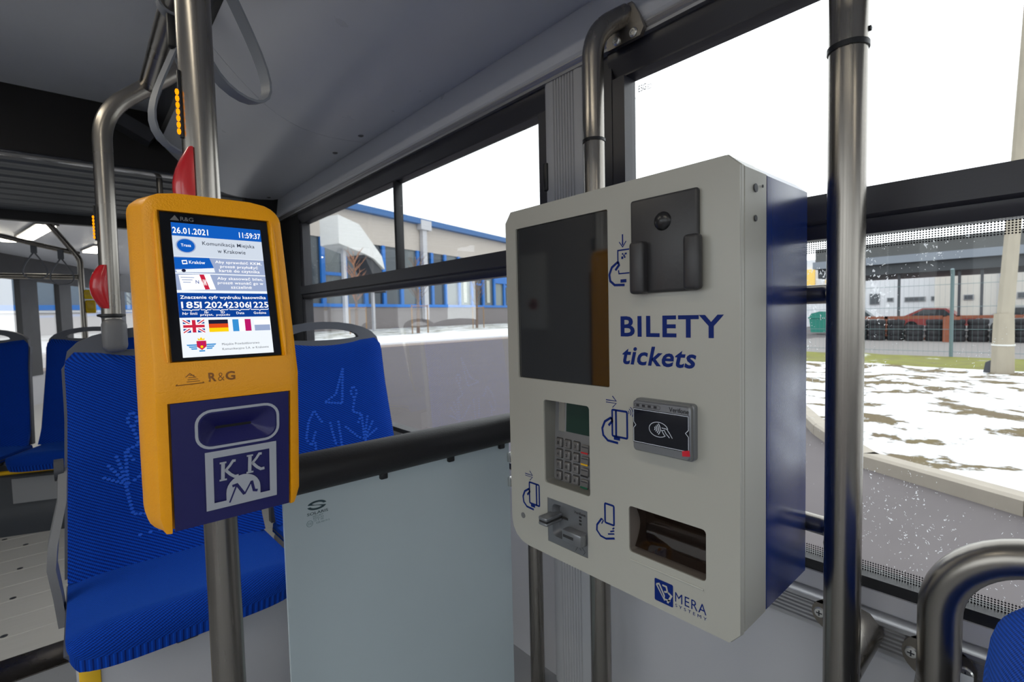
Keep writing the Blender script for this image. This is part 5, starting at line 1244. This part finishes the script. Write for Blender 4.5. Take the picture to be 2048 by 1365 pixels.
for i, s0 in enumerate(ms):
    bbox(MB(), s0-0.28, s0+0.28, -0.15, 0.15, 3.15, 11.1).build('mullion', bluef, dp)
    if i+1 < len(ms):
        wn = bbox(MB(), s0+0.28, ms[i+1]-0.28, 0.2, 0.3, 3.15, 11.1).build('window', pane_ms[(0, 1, 0, 2)[i % 4] if s0 < 15 else (3, 1, 2)[i % 3]], dp)
        if i % 3 == 1: bbox(MB(), s0+0.28, ms[i+1]-0.28, 0.02, 0.19, 6.6, 7.0).build('transom', bluef, wn)
        if s0 > 15 and i % 2: 
            bbox(MB(), (s0+ms[i+1])/2-0.5, (s0+ms[i+1])/2+0.4, 0.05, 0.19, 3.6, 7.6).build('pale_blind', M('pale_blind', (196, 198, 186), 0.7), wn)
bbox(MB(), 29.8, 40, -0.2, 0.1, 7.2, 9.2).build('blue_panel', bluef, dp)
bbox(MB(), 9.9, 10.8, -0.7, -0.1, 0.9, 14.6).build('downpipe', M('zinc_pipe', (196, 196, 200), 0.5, 0.3), dp)
bbox(MB(), 9.3, 11.6, -1.0, -0.1, 14.2, 15.6).build('pipe_hopper', MATS['zinc_pipe'], dp)
bbox(MB(), 8.1, 8.4, 2, 2.3, 15.8, 18.0).build('mast', dark_grey, dp)
for s0 in (-2.6,): bbox(MB(), s0, s0+1.8, -0.6, 0.1, 10.75, 11.1).build('wall_lamp', EM('warm_wall_lamp', (255, 226, 140), 1.3), dp)
# window reflection, built as a white solid at the building's left part
ec = thing('white_reflection', b3(-8, -6, GZ), 'white angular solid imitating a window reflection left of the blue windows', 'canopy')
wcl = M('white_reflection_sheet', (226, 226, 224), 0.6, var=0.04)
mb = MB(); mb.rings([[b3(s, d, z) for s, z in ((-11, 12.2), (-8.2, 11.6), (-5.0, 8.4), (-4.6, 6.9), (-6.2, 8.0), (-7.4, 8.4), (-11, 9.2))] for d in (-7.5, -4.5)]); mb.build('reflection_sheet', wcl, ec)
mb = MB(); mb.rings([[b3(s, d, z) for s, z in ((-7.4, 8.35), (-6.2, 7.95), (-4.8, 6.8), (-4.2, 4.2), (-5.6, 5.2))] for d in (-7.2, -4.8)]); mb.build('reflection_dark_patch', dark_grey, ec)
bbox(MB(), -9.6, -9.2, -6.4, -6.0, GZ, 9.0).build('reflection_prop', MATS['zinc_pipe'], ec)
bbox(MB(), -5.4, -5.1, -6.2, -5.9, GZ, 5.0).build('reflection_prop', MATS['zinc_pipe'], ec)
# verge with snow in front of the building
vg = thing('verge', (20, 30, GZ), 'snowy grass verge between road and depot building', kind='structure')
def vstrip(pl_, name, mat, z):
    finish(name, [Vector((p[0], p[1], z)) for p in pl_]+[Vector((p[0], p[1], GZ-0.1)) for p in pl_], [tuple(range(len(pl_)))]+[(i, len(pl_)+i, len(pl_)+(i+1) % len(pl_), (i+1) % len(pl_)) for i in range(len(pl_))], mat, None, vg, smooth=False)
vstrip([(-14, 23.0), (0, 24.2), (12.8, 25.2), (22.3, 26.05), (60, 29.5), (60, 44), (34, 41), (22.8, 37.2), (0, 33), (-14, 30.5)], 'snow_bank', M('clean_snow', (238, 240, 244), 0.85, bump=(2, .3), var=0.03), GZ+0.12)
vstrip([(-14, 30.5), (0, 33), (22.8, 37.2), (34, 41), (60, 44), (78, 76), (30, 61.4), (-20, 46)], 'frosted_grass', snow3, GZ+0.13)
vstrip([(-14, 21.6), (0, 22.6), (12.8, 23.4), (22.3, 24.2), (60, 27.5), (60, 29.5), (22.3, 26.05), (12.8, 25.2), (0, 24.2), (-14, 23.0)], 'road_shoulder', M('sandy_shoulder', (148, 136, 128), 0.9, var=0.12, vscale=1), GZ+0.02)
# young trees with stakes
bark = M('tree_bark', (122, 104, 92), 0.9, bump=(10, .4), var=0.2)
def sapling(x, y, h, label, seed, foli=None):
    t = thing('sapling', (x, y, GZ), label, 'tree', 'saplings on the verge'); rg = random.Random(seed)
    MB().tube([(x, y, GZ), (x+0.1, y, h*0.5), (x, y+0.1, h)], [0.16, 0.12, 0.03], 8).build('trunk', bark, t)
    mb = MB()
    for k in range(46):
        z = h*(0.35+0.6*rg.random()); a = rg.random()*2*PI; L_ = (1.1-0.5*z/h)*h*0.20*(0.6+rg.random()*0.7)
        p0 = Vector((x, y, z)); p1 = p0+Vector((math.cos(a)*L_*0.6, math.sin(a)*L_*0.6, L_*0.7)); p2 = p1+Vector((math.cos(a+0.6)*L_*0.4, math.sin(a+0.6)*L_*0.4, L_*0.5))
        mb.tube([p0, p1, p2], [0.035, 0.022, 0.006], 5)
        mb.tube([p1, p1+Vector((math.cos(a-1)*L_*0.4, math.sin(a-1)*L_*0.4, L_*0.3))], [0.018, 0.005], 4)
    mb.build('branches', foli or bark, t, kind='stuff')
    for dx in (-0.7, 0.9): MB().tube([(x+dx, y-0.2, GZ), (x+dx, y-0.2, 2.3)], 0.07, 6).build('stake', M('stake_wood', (150, 122, 92), 0.9), t)
    MB().tube([(x-0.7, y-0.2, 2.2), (x+0.9, y-0.2, 2.2)], 0.05, 6).build('cross_bar', MATS['stake_wood'], t)
sapling(22.8, 38.5, 6.6, 'bare staked sapling right in front of the downpipe', 1)
sapling(35.5, 46.5, 7.0, 'bare staked sapling nearest the ticket machine', 2)
sapling(19.5, 44.0, 7.2, 'bare brown sapling left of the window divider', 4, M('brown_twigs', (168, 120, 92), 0.9))
# wall seen through the rear section windows
fw2 = thing('far_depot_wall', (2, 24, GZ), 'pale wall with a blue stripe seen through the rear windows', 'building')
MB().box((-14, 24, GZ), (6, 24.5, 1.62)).build('pale_wall', M('pale_wall', (206, 204, 204), 0.8, var=0.03), fw2)
MB().box((-14, 23.94, 1.62), (6, 24.5, 1.71)).build('white_ledge', wh, fw2)
MB().box((-14, 23.92, 1.71), (6, 24.5, 1.89)).build('blue_stripe', bluef, fw2)
MB().box((-14, 24, 1.89), (6, 24.5, 6.5)).build('window_band', M('grey_blue_window', (96, 112, 128), 0.2, var=0.1), fw2)
